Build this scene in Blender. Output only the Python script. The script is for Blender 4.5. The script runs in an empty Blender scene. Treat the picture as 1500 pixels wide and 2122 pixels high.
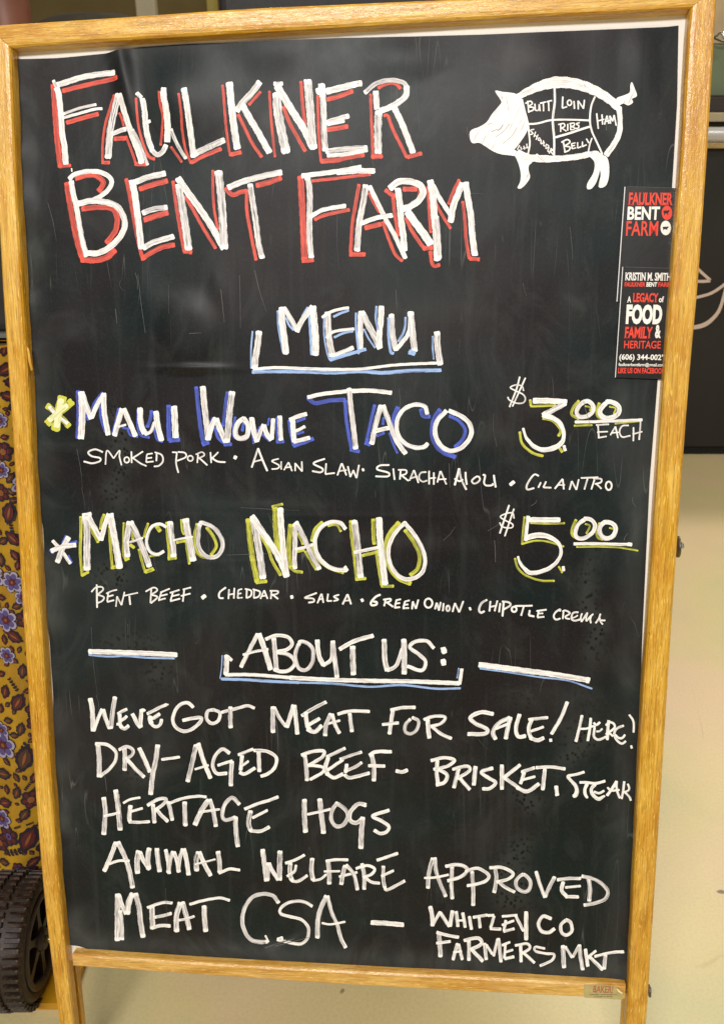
import bpy, bmesh, math, random
from mathutils import Vector, Matrix
from mathutils.geometry import tessellate_polygon
R = math.radians
sc = bpy.context.scene
col = sc.collection

# ------------------------------------------------------------------ camera
F = 1900.0                    # focal length in pixels of a 1500 x 2122 frame
CAM_H = 1.0
PITCH = R(25.5)
cam_d = bpy.data.cameras.new('camera')
cam = bpy.data.objects.new('camera', cam_d)
col.objects.link(cam)
cam.location = (0, 0, CAM_H)
cam.rotation_euler = (math.pi / 2 - PITCH, 0, 0)
cam_d.sensor_fit = 'VERTICAL'
cam_d.sensor_height = 36.0
cam_d.lens = 36.0 * F / 2122.0
cam_d.clip_start = 0.02
cam_d.clip_end = 100
cam_d.dof.use_dof = True
cam_d.dof.focus_distance = 0.88
cam_d.dof.aperture_fstop = 17
sc.camera = cam

# ------------------------------------------------------------------ world + lamps (an indoor market hall)
w = bpy.data.worlds.new('World')
sc.world = w
w.use_nodes = True
bgn = w.node_tree.nodes['Background']
bgn.inputs[0].default_value = (1.0, 0.93, 0.82, 1)
bgn.inputs[1].default_value = 0.25
sc.view_settings.view_transform = 'Standard'
sc.view_settings.look = 'None'
sc.view_settings.exposure = 0.0
sc.view_settings.gamma = 1.0


def area(name, loc, target, sx, sy, power, colr):
    l = bpy.data.lights.new(name, 'AREA')
    l.shape = 'RECTANGLE'; l.size = sx; l.size_y = sy
    l.energy = power; l.color = colr
    o = bpy.data.objects.new(name, l)
    col.objects.link(o)
    o.location = loc
    o.rotation_euler = (Vector(target) - Vector(loc)).to_track_quat('-Z', 'Y').to_euler()
    return o


area('ceiling_lamp', (-0.7, -1.9, 2.75), (0, 0.8, 0.5), 1.3, 0.35, 96, (1, .96, .92))
area('ceiling_lamp', (0.9, 0.3, 3.2), (0.3, 1.2, 0.0), 1.2, 0.3, 30, (1, .93, .82))
area('ceiling_lamp', (1.4, 3.6, 3.3), (1.2, 2.2, 0.0), 1.6, 0.3, 55, (1, .93, .82))
area('ceiling_lamp', (-1.6, 1.2, 3.0), (-.5, 0.9, 0.2), 1.0, 0.25, 13, (1, .92, .80))

# ------------------------------------------------------------------ where things stand
XW = Vector((1, 0, 0))
FW = Vector((0, math.cos(PITCH), -math.sin(PITCH)))
UP = Vector((0, math.sin(PITCH), math.cos(PITCH)))
CO = Vector((0, 0, CAM_H))


def ray(px, py):
    return FW + XW * ((px - 750) / F) - UP * ((py - 1061) / F)


def cam2w(v):
    return XW * v[0] - UP * v[1] + FW * v[2]


dn = cam2w((-35, 10296, 1900)).normalized()
rt = cam2w((18255, 63, -1900)).normalized()
mid = (dn + rt).normalized()
dif = (dn - rt).normalized()
dn = (mid + dif).normalized()
rt = (mid - dif).normalized()
NB = dn.cross(rt).normalized()
if NB.dot(FW) > 0:
    NB = -NB
BO = CO + ray(750, 1061) * 0.84


def B(px, py, z=0.0):
    """point on the plane lying z metres in front of the board's front face"""
    d = ray(px, py)
    o = BO + NB * z
    t = (o - CO).dot(NB) / d.dot(NB)
    return CO + d * t


def floor_pt(px, py, z=0.0):
    d = ray(px, py)
    return CO + d * ((z - CAM_H) / d.z)


def ypl(px, py, Y):
    d = ray(px, py)
    return CO + d * (Y / d.y)


def lerp_tab(tab, x):
    if x <= tab[0][0]:
        a, b = tab[0], tab[1]
    elif x >= tab[-1][0]:
        a, b = tab[-2], tab[-1]
    else:
        for i in range(len(tab) - 1):
            if tab[i][0] <= x <= tab[i + 1][0]:
                a, b = tab[i], tab[i + 1]
                break
    return a[1] + (b[1] - a[1]) * (x - a[0]) / (b[0] - a[0])


# ------------------------------------------------------------------ materials
def mat(name):
    m = bpy.data.materials.new(name)
    m.use_nodes = True
    nt = m.node_tree
    b = nt.nodes['Principled BSDF']
    return m, nt, b


def N(nt, t, **kw):
    n = nt.nodes.new(t)
    for k, v in kw.items():
        setattr(n, k, v)
    return n


def ramp(nt, src, stops):
    r = N(nt, 'ShaderNodeValToRGB')
    el = r.color_ramp.elements
    while len(el) < len(stops):
        el.new(0.5)
    for e, (p, c) in zip(el, stops):
        e.position = p
        e.color = (c if len(c) == 4 else (*c, 1)) if not isinstance(c, float) else (c, c, c, 1)
    nt.links.new(src, r.inputs[0])
    return r.outputs[0]


def noise(nt, vec, scale, detail=3, rough=.55, dist=0.0, mp=None):
    if mp:
        m = N(nt, 'ShaderNodeMapping')
        m.inputs['Scale'].default_value = mp
        nt.links.new(vec, m.inputs[0])
        vec = m.outputs[0]
    n = N(nt, 'ShaderNodeTexNoise')
    n.inputs['Scale'].default_value = scale
    n.inputs['Detail'].default_value = detail
    n.inputs['Roughness'].default_value = rough
    n.inputs['Distortion'].default_value = dist
    nt.links.new(vec, n.inputs['Vector'])
    return n.outputs[0]


def mix(nt, fac, a, b, mode='MIX'):
    m = N(nt, 'ShaderNodeMix', data_type='RGBA', blend_type=mode)
    for i, v in ((0, fac), (6, a), (7, b)):
        if isinstance(v, (float, int)):
            m.inputs[i].default_value = v
        elif isinstance(v, tuple):
            m.inputs[i].default_value = (*v, 1)
        else:
            nt.links.new(v, m.inputs[i])
    return m.outputs[2]


def math_n(nt, op, a, b=None):
    m = N(nt, 'ShaderNodeMath', operation=op)
    for i, v in enumerate((a, b)):
        if v is None:
            continue
        if isinstance(v, (float, int)):
            m.inputs[i].default_value = v
        else:
            nt.links.new(v, m.inputs[i])
    return m.outputs[0]


def bump(nt, b, h, strength, dist):
    n = N(nt, 'ShaderNodeBump')
    n.inputs['Strength'].default_value = strength
    n.inputs['Distance'].default_value = dist
    nt.links.new(h, n.inputs['Height'])
    nt.links.new(n.outputs[0], b.inputs['Normal'])


def oak(name, base, dark, light, gloss=.30):
    m, nt, b = mat(name)
    uv = N(nt, 'ShaderNodeUVMap').outputs[0]      # x = metres along the grain, y = metres across
    wav = noise(nt, uv, 1, 3, .6, 1.2, (9, 70, 1))
    g1 = noise(nt, uv, 1, 5, .65, .5, (26, 650, 1))
    g2 = noise(nt, uv, 1, 2, .5, .2, (75, 1300, 1))
    big = noise(nt, uv, 1, 3, .55, 1.4, (9, 24, 1))
    c = mix(nt, ramp(nt, wav, [(.36, 0.0), (.66, 1.0)]), base, light)
    c = mix(nt, ramp(nt, big, [(.4, 0.0), (.7, .75)]), c, tuple(x * y for x, y in zip(base, (.84, .66, .35))))
    c = mix(nt, math_n(nt, 'MULTIPLY', ramp(nt, g1, [(.35, 1.0), (.52, 0.0)]), .55), c, dark)
    c = mix(nt, math_n(nt, 'MULTIPLY', ramp(nt, g2, [(.30, 1.0), (.40, 0.0)]), .75), c, dark)
    fleck = noise(nt, uv, 1, 2, .5, .3, (95, 800, 1))
    c = mix(nt, math_n(nt, 'MULTIPLY', ramp(nt, fleck, [(.60, 0.0), (.70, 1.0)]), .6), c, tuple(min(1, x * 1.25 + .06) for x in light))
    nt.links.new(c, b.inputs['Base Color'])
    b.inputs['Roughness'].default_value = gloss + .12
    b.inputs['Coat Weight'].default_value = .38
    b.inputs['Coat Roughness'].default_value = .16
    hsum = math_n(nt, 'ADD', g1, math_n(nt, 'MULTIPLY', g2, .8))
    bump(nt, b, hsum, .55, .0006)
    bn = N(nt, 'ShaderNodeBump')
    bn.inputs['Strength'].default_value = .8
    bn.inputs['Distance'].default_value = .0005
    nt.links.new(noise(nt, uv, 1, 3, .6, .4, (170, 420, 1)), bn.inputs['Height'])
    nt.links.new(bn.outputs[0], b.inputs['Coat Normal'])
    return m


OAK = oak('varnished_oak', (.60, .305, .006), (.22, .085, .003), (.80, .50, .085))
BEECH = oak('varnished_beech', (.60, .33, .05), (.28, .12, .014), (.80, .52, .16))


def plain(name, c, rough=.6, metal=0.0, nz=0.0, nscale=60):
    m, nt, b = mat(name)
    b.inputs['Roughness'].default_value = rough
    b.inputs['Metallic'].default_value = metal
    if nz:
        tc = N(nt, 'ShaderNodeTexCoord').outputs['Object']
        n = noise(nt, tc, nscale, 4)
        lo = tuple(x * (1 - nz) for x in c)
        hi = tuple(min(1, x * (1 + nz)) for x in c)
        nt.links.new(ramp(nt, n, [(.3, lo), (.7, hi)]), b.inputs['Base Color'])
        bump(nt, b, n, .2, .001)
    else:
        b.inputs['Base Color'].default_value = (*c, 1)
    return m


def paint(name, full, thin, dry):
    """marker paint: streaks run along each stroke, more see-through where the tip ran dry"""
    m, nt, b = mat(name)
    uv = N(nt, 'ShaderNodeUVMap').outputs[0]     # x = mm along, y = mm across
    at = N(nt, 'ShaderNodeAttribute', attribute_name='st')
    sep = N(nt, 'ShaderNodeSeparateXYZ')
    nt.links.new(at.outputs['Vector'], sep.inputs[0])
    rnd, thn, end = sep.outputs
    cmb = N(nt, 'ShaderNodeCombineXYZ')
    nt.links.new(math_n(nt, 'MULTIPLY', rnd, 900.0), cmb.inputs[2])
    add = N(nt, 'ShaderNodeVectorMath', operation='ADD')
    nt.links.new(uv, add.inputs[0]); nt.links.new(cmb.outputs[0], add.inputs[1])
    s1 = noise(nt, add.outputs[0], 1, 2, .6, .0, (.03, 1.5, 1))
    s2 = noise(nt, add.outputs[0], 1, 2, .5, .0, (.12, .5, 1))
    a = math_n(nt, 'ADD', math_n(nt, 'MULTIPLY', s1, .7), math_n(nt, 'MULTIPLY', s2, .3))
    a = math_n(nt, 'ADD', a, math_n(nt, 'MULTIPLY', thn, .45))
    a = math_n(nt, 'SUBTRACT', a, math_n(nt, 'MULTIPLY', end, .35))
    c = ramp(nt, a, [(.50, full), (.60, thin), (.67, thin), (.73, dry)])
    nt.links.new(c, b.inputs['Base Color'])
    b.inputs['Roughness'].default_value = .55
    return m


PAINTS = {
    'w': paint('white_marker_paint', (.93, .92, .90), (.56, .54, .55), (.10, .095, .10)),
    'r': paint('red_marker_paint', (.74, .085, .05), (.42, .045, .03), (.20, .03, .02)),
    'l': paint('light_blue_marker_paint', (.33, .50, .86), (.15, .22, .42), (.05, .07, .14)),
    'B': paint('royal_blue_marker_paint', (.065, .115, .62), (.035, .06, .34), (.02, .03, .12)),
    'y': paint('yellow_marker_paint', (.60, .61, .06), (.27, .28, .03), (.08, .085, .02)),
    'c': paint('cream_marker_paint', (.84, .85, .52), (.60, .62, .25), (.3, .3, .1)),
    's': paint('grey_marker_smudge', (.40, .37, .36), (.25, .23, .23), (.12, .11, .11)),
    'k': paint('faint_scratch', (.13, .13, .13), (.06, .065, .065), (.03, .03, .03)),
}
PKEYS = list(PAINTS)


def vinyl():
    m, nt, b = mat('black_chalkboard_vinyl')
    uv = N(nt, 'ShaderNodeUVMap').outputs[0]     # board metres
    a = noise(nt, uv, 1, 5, .6, .6, (6, 4, 1))
    st = noise(nt, uv, 1, 4, .6, .3, (90, 5, 1))
    fn = noise(nt, uv, 1, 3, .6, .0, (500, 320, 1))
    hue = noise(nt, uv, 1, 3, .5, .5, (7, 9, 1))
    c = ramp(nt, a, [(.32, (.0015, .002, .0025)), (.50, (.0065, .007, .0075)), (.68, (.028, .029, .030))])
    tint = ramp(nt, hue, [(.40, (.017, .012, .014)), (.60, (.005, .018, .019))])
    c = mix(nt, .45, c, tint)
    c = mix(nt, math_n(nt, 'MULTIPLY', ramp(nt, st, [(.54, 0.0), (.80, 1.0)]), .30), c, (.050, .058, .056))
    wipe = noise(nt, uv, 1, 4, .65, 2.2, (16, 9, 1))
    c = mix(nt, math_n(nt, 'MULTIPLY', ramp(nt, wipe, [(.50, 0.0), (.72, 1.0)]), .35), c, (.045, .050, .050))
    hz = N(nt, 'ShaderNodeAttribute', attribute_name='pale_marks')  # mask of paler margins and wiped marks
    hzn = math_n(nt, 'MULTIPLY', hz.outputs['Fac'], ramp(nt, wipe, [(.3, .35), (.65, 1.0)]))
    c = mix(nt, math_n(nt, 'MULTIPLY', hzn, .55), c, (.085, .092, .088))
    c = mix(nt, math_n(nt, 'MULTIPLY', ramp(nt, fn, [(.50, 0.0), (.75, 1.0)]), .20), c, (.05, .05, .05))
    # fine pale scratches
    v = N(nt, 'ShaderNodeMapping'); v.inputs['Scale'].default_value = (55, 4.5, 1)
    nt.links.new(uv, v.inputs[0])
    vo = N(nt, 'ShaderNodeTexNoise'); vo.inputs['Scale'].default_value = 1
    vo.inputs['Detail'].default_value = 0; vo.inputs['Distortion'].default_value = 1.5
    nt.links.new(v.outputs[0], vo.inputs['Vector'])
    ln = math_n(nt, 'ABSOLUTE', math_n(nt, 'SUBTRACT', vo.outputs[0], .52))
    gate = ramp(nt, noise(nt, uv, 1, 2, .5, .0, (14, 11, 1)), [(.56, 0.0), (.66, 1.0)])
    sc_ = math_n(nt, 'MULTIPLY', ramp(nt, ln, [(.0, 1.0), (.010, 0.0)]), gate)
    c = mix(nt, math_n(nt, 'MULTIPLY', sc_, .5), c, (.16, .17, .16))
    # pitted old tape marks (mask painted on the sheet)
    at = N(nt, 'ShaderNodeAttribute', attribute_name='pit')
    vr = N(nt, 'ShaderNodeTexVoronoi'); vr.inputs['Scale'].default_value = 1
    vm = N(nt, 'ShaderNodeMapping'); vm.inputs['Scale'].default_value = (230, 200, 1)
    nt.links.new(uv, vm.inputs[0]); nt.links.new(vm.outputs[0], vr.inputs['Vector'])
    pit = math_n(nt, 'MULTIPLY', ramp(nt, vr.outputs['Distance'], [(.18, 1.0), (.48, 0.0)]), at.outputs['Fac'])
    c = mix(nt, math_n(nt, 'MULTIPLY', at.outputs['Fac'], .55), c, (.040, .045, .043))
    c = mix(nt, pit, c, (.002, .002, .003))
    nt.links.new(c, b.inputs['Base Color'])
    rr = ramp(nt, a, [(.3, .36), (.7, .50)])
    nt.links.new(rr, b.inputs['Roughness'])
    b.inputs['Specular IOR Level'].default_value = .19
    lowb = noise(nt, uv, 1, 2, .45, .4, (11, 8, 1))
    h = math_n(nt, 'ADD', math_n(nt, 'MULTIPLY', lowb, .8), math_n(nt, 'MULTIPLY', fn, .03))
    h = math_n(nt, 'SUBTRACT', h, math_n(nt, 'MULTIPLY', pit, .12))
    bump(nt, b, h, .35, .003)
    return m


VINYL = vinyl()
PAPER = plain('white_paper', (.88, .85, .80), .6, 0, .03, 30)
CARDM = plain('black_glossy_card', (.006, .0055, .0055), .34, 0, .3, 40)
CARDE = plain('card_white_core', (.75, .75, .77), .6)
PRINTW = plain('white_print', (.86, .84, .80), .5)
PRINTR = plain('red_print', (.80, .045, .018), .5)
STEEL = plain('polished_steel', (.90, .89, .84), .28, 1.0)
DARKM = plain('shadow_brown_wood', (.06, .028, .012), .7)
HARD = plain('hardboard', (.16, .09, .04), .7, 0, .2, 30)


# ------------------------------------------------------------------ mesh helpers
def mesh_obj(name, verts, faces, mats, parent=None, fm=None, uvs=None, smooth=False, origin=None, attrs=None):
    me = bpy.data.meshes.new(name)
    o = bpy.data.objects.new(name, me)
    off = origin if origin is not None else (root_loc(parent) if parent else Vector((0, 0, 0)))
    me.from_pydata([Vector(v) - off for v in verts], [], faces)
    for m_ in (mats if isinstance(mats, (list, tuple)) else [mats]):
        me.materials.append(m_)
    if fm:
        me.polygons.foreach_set('material_index', fm)
    if uvs:
        ul = me.uv_layers.new(name='UVMap')
        for lp in me.loops:
            ul.data[lp.index].uv = uvs[lp.vertex_index]
    if attrs:
        for k, (typ, vals) in attrs.items():
            a = me.attributes.new(k, typ, 'POINT')
            if typ == 'FLOAT':
                a.data.foreach_set('value', vals)
            else:
                a.data.foreach_set('vector', [c for v in vals for c in v])
    if smooth:
        me.polygons.foreach_set('use_smooth', [True] * len(me.polygons))
    me.update()
    col.objects.link(o)
    if parent:
        o.parent = parent
    elif origin is not None:
        o.location = origin
    return o


def root_loc(o):
    while o.parent:
        o = o.parent
    return Vector(o.location)


def tag(o, label=None, cat=None, group=None, kind=None):
    for k, v in (('label', label), ('category', cat), ('group', group), ('kind', kind)):
        if v:
            o[k] = v
    return o


def thing(name, loc, label, cat, group=None):
    o = bpy.data.objects.new(name, None)
    col.objects.link(o)
    o.location = loc
    o.empty_display_size = .05
    return tag(o, label, cat, group)


def loft(name, sections, material, parent, closed=True, uvd=None, smooth_angle=True):
    """sections: list of lists of points (same count); closed ring; capped ends; UV x along y round"""
    n = len(sections[0])
    verts, uvs, faces = [], [], []
    L = 0.0
    for i, s in enumerate(sections):
        if i:
            L += (s[0] - sections[i - 1][0]).length
        acc = 0.0
        for j, p in enumerate(s + [s[0]]):
            if j:
                acc += (p - s[j - 1]).length
            verts.append(p)
            uvs.append((L + (uvd or 0), acc + (uvd or 0) * .37))
    m_ = n + 1
    for i in range(len(sections) - 1):
        for j in range(n):
            a = i * m_ + j
            faces.append((a, a + 1, a + m_ + 1, a + m_))
    faces.append(tuple(reversed(range(n))))
    faces.append(tuple((len(sections) - 1) * m_ + j for j in range(n)))
    o = mesh_obj(name, verts, faces, material, parent, uvs=uvs)
    bm = bmesh.new(); bm.from_mesh(o.data)
    bmesh.ops.recalc_face_normals(bm, faces=bm.faces)
    bm.to_mesh(o.data); bm.free()
    return o


def box_verts(c, sx, sy, sz):
    x, y, z = c
    return [(x + i * sx / 2, y + j * sy / 2, z + k * sz / 2) for i in (-1, 1) for j in (-1, 1) for k in (-1, 1)]


BOXF = [(0, 1, 3, 2), (4, 6, 7, 5), (0, 4, 5, 1), (2, 3, 7, 6), (0, 2, 6, 4), (1, 5, 7, 3)]


def box(name, c, size, material, parent=None, rot=None, bev=0.0, origin=None):
    bm = bmesh.new()
    bmesh.ops.create_cube(bm, size=1)
    bmesh.ops.scale(bm, vec=size, verts=bm.verts)
    if bev:
        bmesh.ops.bevel(bm, geom=bm.edges, offset=bev, segments=3, profile=.5, affect='EDGES')
    if rot is not None:
        bmesh.ops.transform(bm, matrix=rot.to_4x4(), verts=bm.verts)
    bmesh.ops.translate(bm, vec=c, verts=bm.verts)
    vs = [v.co.copy() for v in bm.verts]
    fs = [tuple(v.index for v in f.verts) for f in bm.faces]
    bm.free()
    return mesh_obj(name, vs, fs, material, parent, origin=origin)


def cyl(name, a, b, r0, r1, material, parent=None, seg=24, rings=None, origin=None, smooth=True):
    """revolved solid from a to b; rings = [(t, radius), ...]"""
    a, b = Vector(a), Vector(b)
    ax = (b - a)
    z = ax.normalized()
    x = z.orthogonal().normalized(); y = z.cross(x)
    rings = rings or [(0, r0), (1, r1)]
    vs, fs = [], []
    for t, r in rings:
        for k in range(seg):
            an = 2 * math.pi * k / seg
            vs.append(a + ax * t + (x * math.cos(an) + y * math.sin(an)) * r)
    for i in range(len(rings) - 1):
        for k in range(seg):
            fs.append((i * seg + k, i * seg + (k + 1) % seg, (i + 1) * seg + (k + 1) % seg, (i + 1) * seg + k))
    fs.append(tuple(reversed(range(seg)))); fs.append(tuple((len(rings) - 1) * seg + k for k in range(seg)))
    o = mesh_obj(name, vs, fs, material, parent, origin=origin)
    for p in o.data.polygons[:-2]:
        p.use_smooth = smooth
    return o


def tube(name, pts, r, material, parent=None, seg=10, origin=None):
    pts = [Vector(p) for p in pts]
    secs = []
    for i, p in enumerate(pts):
        d = (pts[min(i + 1, len(pts) - 1)] - pts[max(i - 1, 0)]).normalized()
        x = d.cross(Vector((.13, .9, .4))).normalized(); y = d.cross(x)
        secs.append([p + (x * math.cos(2 * math.pi * k / seg) + y * math.sin(2 * math.pi * k / seg)) * r for k in range(seg)])
    vs = [v for s in secs for v in s]
    fs = []
    for i in range(len(secs) - 1):
        for k in range(seg):
            fs.append((i * seg + k, i * seg + (k + 1) % seg, (i + 1) * seg + (k + 1) % seg, (i + 1) * seg + k))
    fs.append(tuple(reversed(range(seg)))); fs.append(tuple((len(secs) - 1) * seg + k for k in range(seg)))
    return mesh_obj(name, vs, fs, material, parent, smooth=True, origin=origin)


# ------------------------------------------------------------------ the floor
def floor_mat():
    m, nt, b = mat('painted_concrete')
    tc = N(nt, 'ShaderNodeTexCoord').outputs['Object']
    big = noise(nt, tc, 2.4, 3, .5, .6)
    md = noise(nt, tc, 5.0, 4, .6, .4)
    fn = noise(nt, tc, 240, 3, .6)
    c = ramp(nt, big, [(.36, (.62, .57, .30)), (.50, (.72, .60, .30)), (.68, (.77, .58, .36))])
    c = mix(nt, math_n(nt, 'MULTIPLY', ramp(nt, md, [(.50, 0.0), (.78, 1.0)]), .35), c, (.58, .50, .28))
    c = mix(nt, math_n(nt, 'MULTIPLY', ramp(nt, fn, [(.35, 1.0), (.6, 0.0)]), .16), c, (.40, .31, .18))
    sp = noise(nt, tc, 26, 1, .4)
    c = mix(nt, math_n(nt, 'MULTIPLY', ramp(nt, sp, [(.165, 1.0), (.18, 0.0)]), .8), c, (.10, .06, .04))
    # scuff lines
    mp = N(nt, 'ShaderNodeMapping'); mp.inputs['Scale'].default_value = (3, 1.2, 1)
    mp.inputs['Rotation'].default_value = (0, 0, .7)
    nt.links.new(tc, mp.inputs[0])
    n2 = noise(nt, mp.outputs[0], 2.2, 0, .5, 1.0)
    ln = math_n(nt, 'ABSOLUTE', math_n(nt, 'SUBTRACT', n2, .5))
    gate = ramp(nt, noise(nt, tc, 6, 2), [(.55, 0.0), (.62, 1.0)])
    sc_ = math_n(nt, 'MULTIPLY', ramp(nt, ln, [(0, 1.0), (.004, 0.0)]), gate)
    c = mix(nt, math_n(nt, 'MULTIPLY', sc_, .30), c, (.28, .20, .10))
    nt.links.new(c, b.inputs['Base Color'])
    b.inputs['Roughness'].default_value = .42
    bump(nt, b, fn, .12, .001)
    return m


FLOORM = floor_mat()
fv = [(-9, -7, 0), (9, -7, 0), (9, 9, 0), (-9, 9, 0)]
tag(mesh_obj('floor', fv, [(0, 1, 2, 3)], FLOORM), kind='structure')
WALLM = plain('olive_wall', (.17, .125, .045), .85, 0, .15, 3)
tag(box('wall', (0, 6.4, 1.8), (18, .12, 3.6), WALLM), kind='structure')

# dark specks and scuffs on the concrete
SPECK = plain('dark_grime', (.07, .045, .03), .8)

# ------------------------------------------------------------------ sandwich board
ZS = -0.015                     # the writing surface lies 15 mm behind the front face of the frame
leg_foot = B(152, 2300, 0)
BR = Vector((0.0, 0.66, 0.0))
board = thing('sandwich_board', BR, 'tall oak framed sandwich board covered in white handwriting on black vinyl', 'sign')

# edges read off the front face of the frame: (y, x)
L_OUT = [(52, -28), (290, -12), (600, 5), (950, 29), (1300, 48), (1700, 77), (1900, 94), (2000, 107), (2122, 122)]
L_IN = [(98, 22), (250, 28), (400, 34), (600, 46), (700, 53), (950, 66), (1300, 86), (1500, 99), (1700, 111), (1900, 128), (2000, 138), (2122, 151)]
R_OUT = [(-29, 1486), (300, 1467), (600, 1446), (750, 1431), (960, 1415), (1300, 1391), (1700, 1366), (2000, 1347), (2122, 1339)]
R_IN = [(17, 1430), (100, 1422), (200, 1418), (300, 1412), (400, 1406), (580, 1391), (780, 1376), (1000, 1360), (1300, 1341), (1450, 1331), (1670, 1320), (1940, 1307), (2028, 1303), (2122, 1297)]
T_OUT = [(-28, 52), (0, 50), (250, 34), (500, 16), (860, 0), (1200, -15), (1486, -29)]
T_IN = [(22, 98), (167, 88), (333, 78), (500, 68), (1000, 38), (1200, 29), (1360, 22), (1430, 17)]


def smooth_tab(tab, x):
    """local average so that rails bow gently instead of kinking"""
    s = 0
    for k in (-70, -35, 0, 35, 70):
        xx = min(max(x + k, tab[0][0]), tab[-1][0] + 400)
        s += lerp_tab(tab, xx)
    if x < tab[0][0] + 70:
        return lerp_tab(tab, x)
    return s / 5


def rail_section(po, pi, zf=0.0, groove=True, back=-0.030):
    """ring of points across a rail: outer edge po, inner edge pi (points on the front plane)"""
    a = (pi - po)
    wd = a.length
    a = a / wd
    p = [(0, back), (0, -.0028), (.0007, -.0012), (.0026, 0), (wd - .0060, 0), (wd - .0025, -.0006), (wd - .0006, -.0024), (wd, -.005),
         (wd, -.0150)]
    if groove:
        p += [(wd - .008, -.0150), (wd - .008, -.0215), (wd, -.0215)]
    p += [(wd, back)]
    return [po + a * s + NB * (z if z == back else z + zf) for s, z in p]


def floor_y(px0, slope):
    y = 2122
    while B(px0 + slope * (y - 2122), y, 0).z > 0.002 and y < 3500:
        y += 2
    return y


def side_rail(out, inn, uvd):
    so = (out[-1][1] - out[-3][1]) / (out[-1][0] - out[-3][0])
    si = (inn[-1][1] - inn[-3][1]) / (inn[-1][0] - inn[-3][0])
    yo, yi = floor_y(out[-1][1], so), floor_y(inn[-1][1], si)
    secs = []
    n = 46
    for i in range(n + 1):
        t = i / n
        ya = out[0][0] + (yo - out[0][0]) * t
        yb = inn[0][0] + (yi - inn[0][0]) * t
        secs.append(rail_section(B(smooth_tab(out, ya), ya), B(smooth_tab(inn, yb), yb)))
    return loft('side_rail', secs, OAK, board, uvd=uvd)


left_rail = side_rail(L_OUT, L_IN, .0)
right_rail = side_rail(R_OUT, R_IN, 1.7)

secs = []
n = 30
for i in range(n + 1):
    t = i / n
    xa = T_OUT[0][0] + .8 + (T_OUT[-1][0] - T_OUT[0][0] - 1.6) * t
    xb = T_IN[0][0] + 1.0 + (T_IN[-1][0] - T_IN[0][0] - 2.0) * t
    secs.append(rail_section(B(xa, smooth_tab(T_OUT, xa)), B(xb, smooth_tab(T_IN, xb)), zf=-.0003))
loft('top_rail', secs, OAK, board, uvd=3.1)

BT = [(149, 1979), (260, 1985), (500, 2001), (750, 2014), (1000, 2026), (1296, 2043)]
BB = [(151, 2003), (260, 2010), (500, 2027), (750, 2044), (1000, 2057), (1200, 2067), (1294, 2072)]
secs = []
for i in range(25):
    t = i / 24
    xa = 149.5 + (1296.5 - 149.5) * t
    xb = 151.5 + (1293.5 - 151.5) * t
    pa, pb = B(xa, smooth_tab(BT, xa), -.003), B(xb, smooth_tab(BB, xb), -.003)
    d = (pb - pa).normalized(); wd = (pb - pa).length
    ring = [(0, -.0145), (0, -.0032), (.0006, -.0014), (.0024, 0), (wd - .0016, 0), (wd, -.0016), (wd, -.024), (.001, -.024)]
    if i in (0, 24):
        ring = [(x, min(z, -.0012)) for x, z in ring]
    secs.append([pa + d * x + NB * z for x, z in ring])
# round the ends a little
bs = secs
e0 = [p + (bs[1][k] - p).normalized() * .0014 for k, p in enumerate(bs[0])]
e1 = [p + (bs[-2][k] - p).normalized() * .0014 for k, p in enumerate(bs[-1])]
bottom_rail = loft('bottom_rail', [bs[0]] + bs[1:-1] + [bs[-1]], BEECH, board, uvd=5.3)


# ---- the panel, the white paper and the black vinyl, all laid out on the writing plane
def plane_grid(name, xl, xr, yt, yb, nx, ny, z, material, hfun=None, attrfun=None):
    vs, uvs, fs, at = [], [], [], []
    for j in range(ny + 1):
        for i in range(nx + 1):
            s, t = i / nx, j / ny
            # iterate: column position depends on the row and the other way round
            y = yt(700) + (yb(700) - yt(700)) * t
            for _ in range(3):
                x = xl(y) + (xr(y) - xl(y)) * s
                y = yt(x) + (yb(x) - yt(x)) * t
            h = hfun(x, y) if hfun else 0
            p = B(x, y, z)
            vs.append(p + NB * h)
            uvs.append(((p - BO).dot(rt), (p - BO).dot(dn)))
            if attrfun:
                at.append(attrfun(x, y))
    for j in range(ny):
        for i in range(nx):
            a = j * (nx + 1) + i
            fs.append((a, a + nx + 1, a + nx + 2, a + 1))
    return mesh_obj(name, vs, fs, material, board, uvs=uvs, smooth=True,
                    attrs={'pit': ('FLOAT', [q[0] for q in at]), 'pale_marks': ('FLOAT', [q[1] for q in at])} if attrfun else None)


def gs(x, y, cx, cy, sx, sy, rot=0.0):
    c, s = math.cos(rot), math.sin(rot)
    dx, dy = x - cx, y - cy
    u, v = dx * c + dy * s, -dx * s + dy * c
    return math.exp(-(u / sx) ** 2 - (v / sy) ** 2)


def sst(a, b, x):
    t = min(max((x - a) / (b - a), 0), 1)
    return t * t * (3 - 2 * t)


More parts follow.
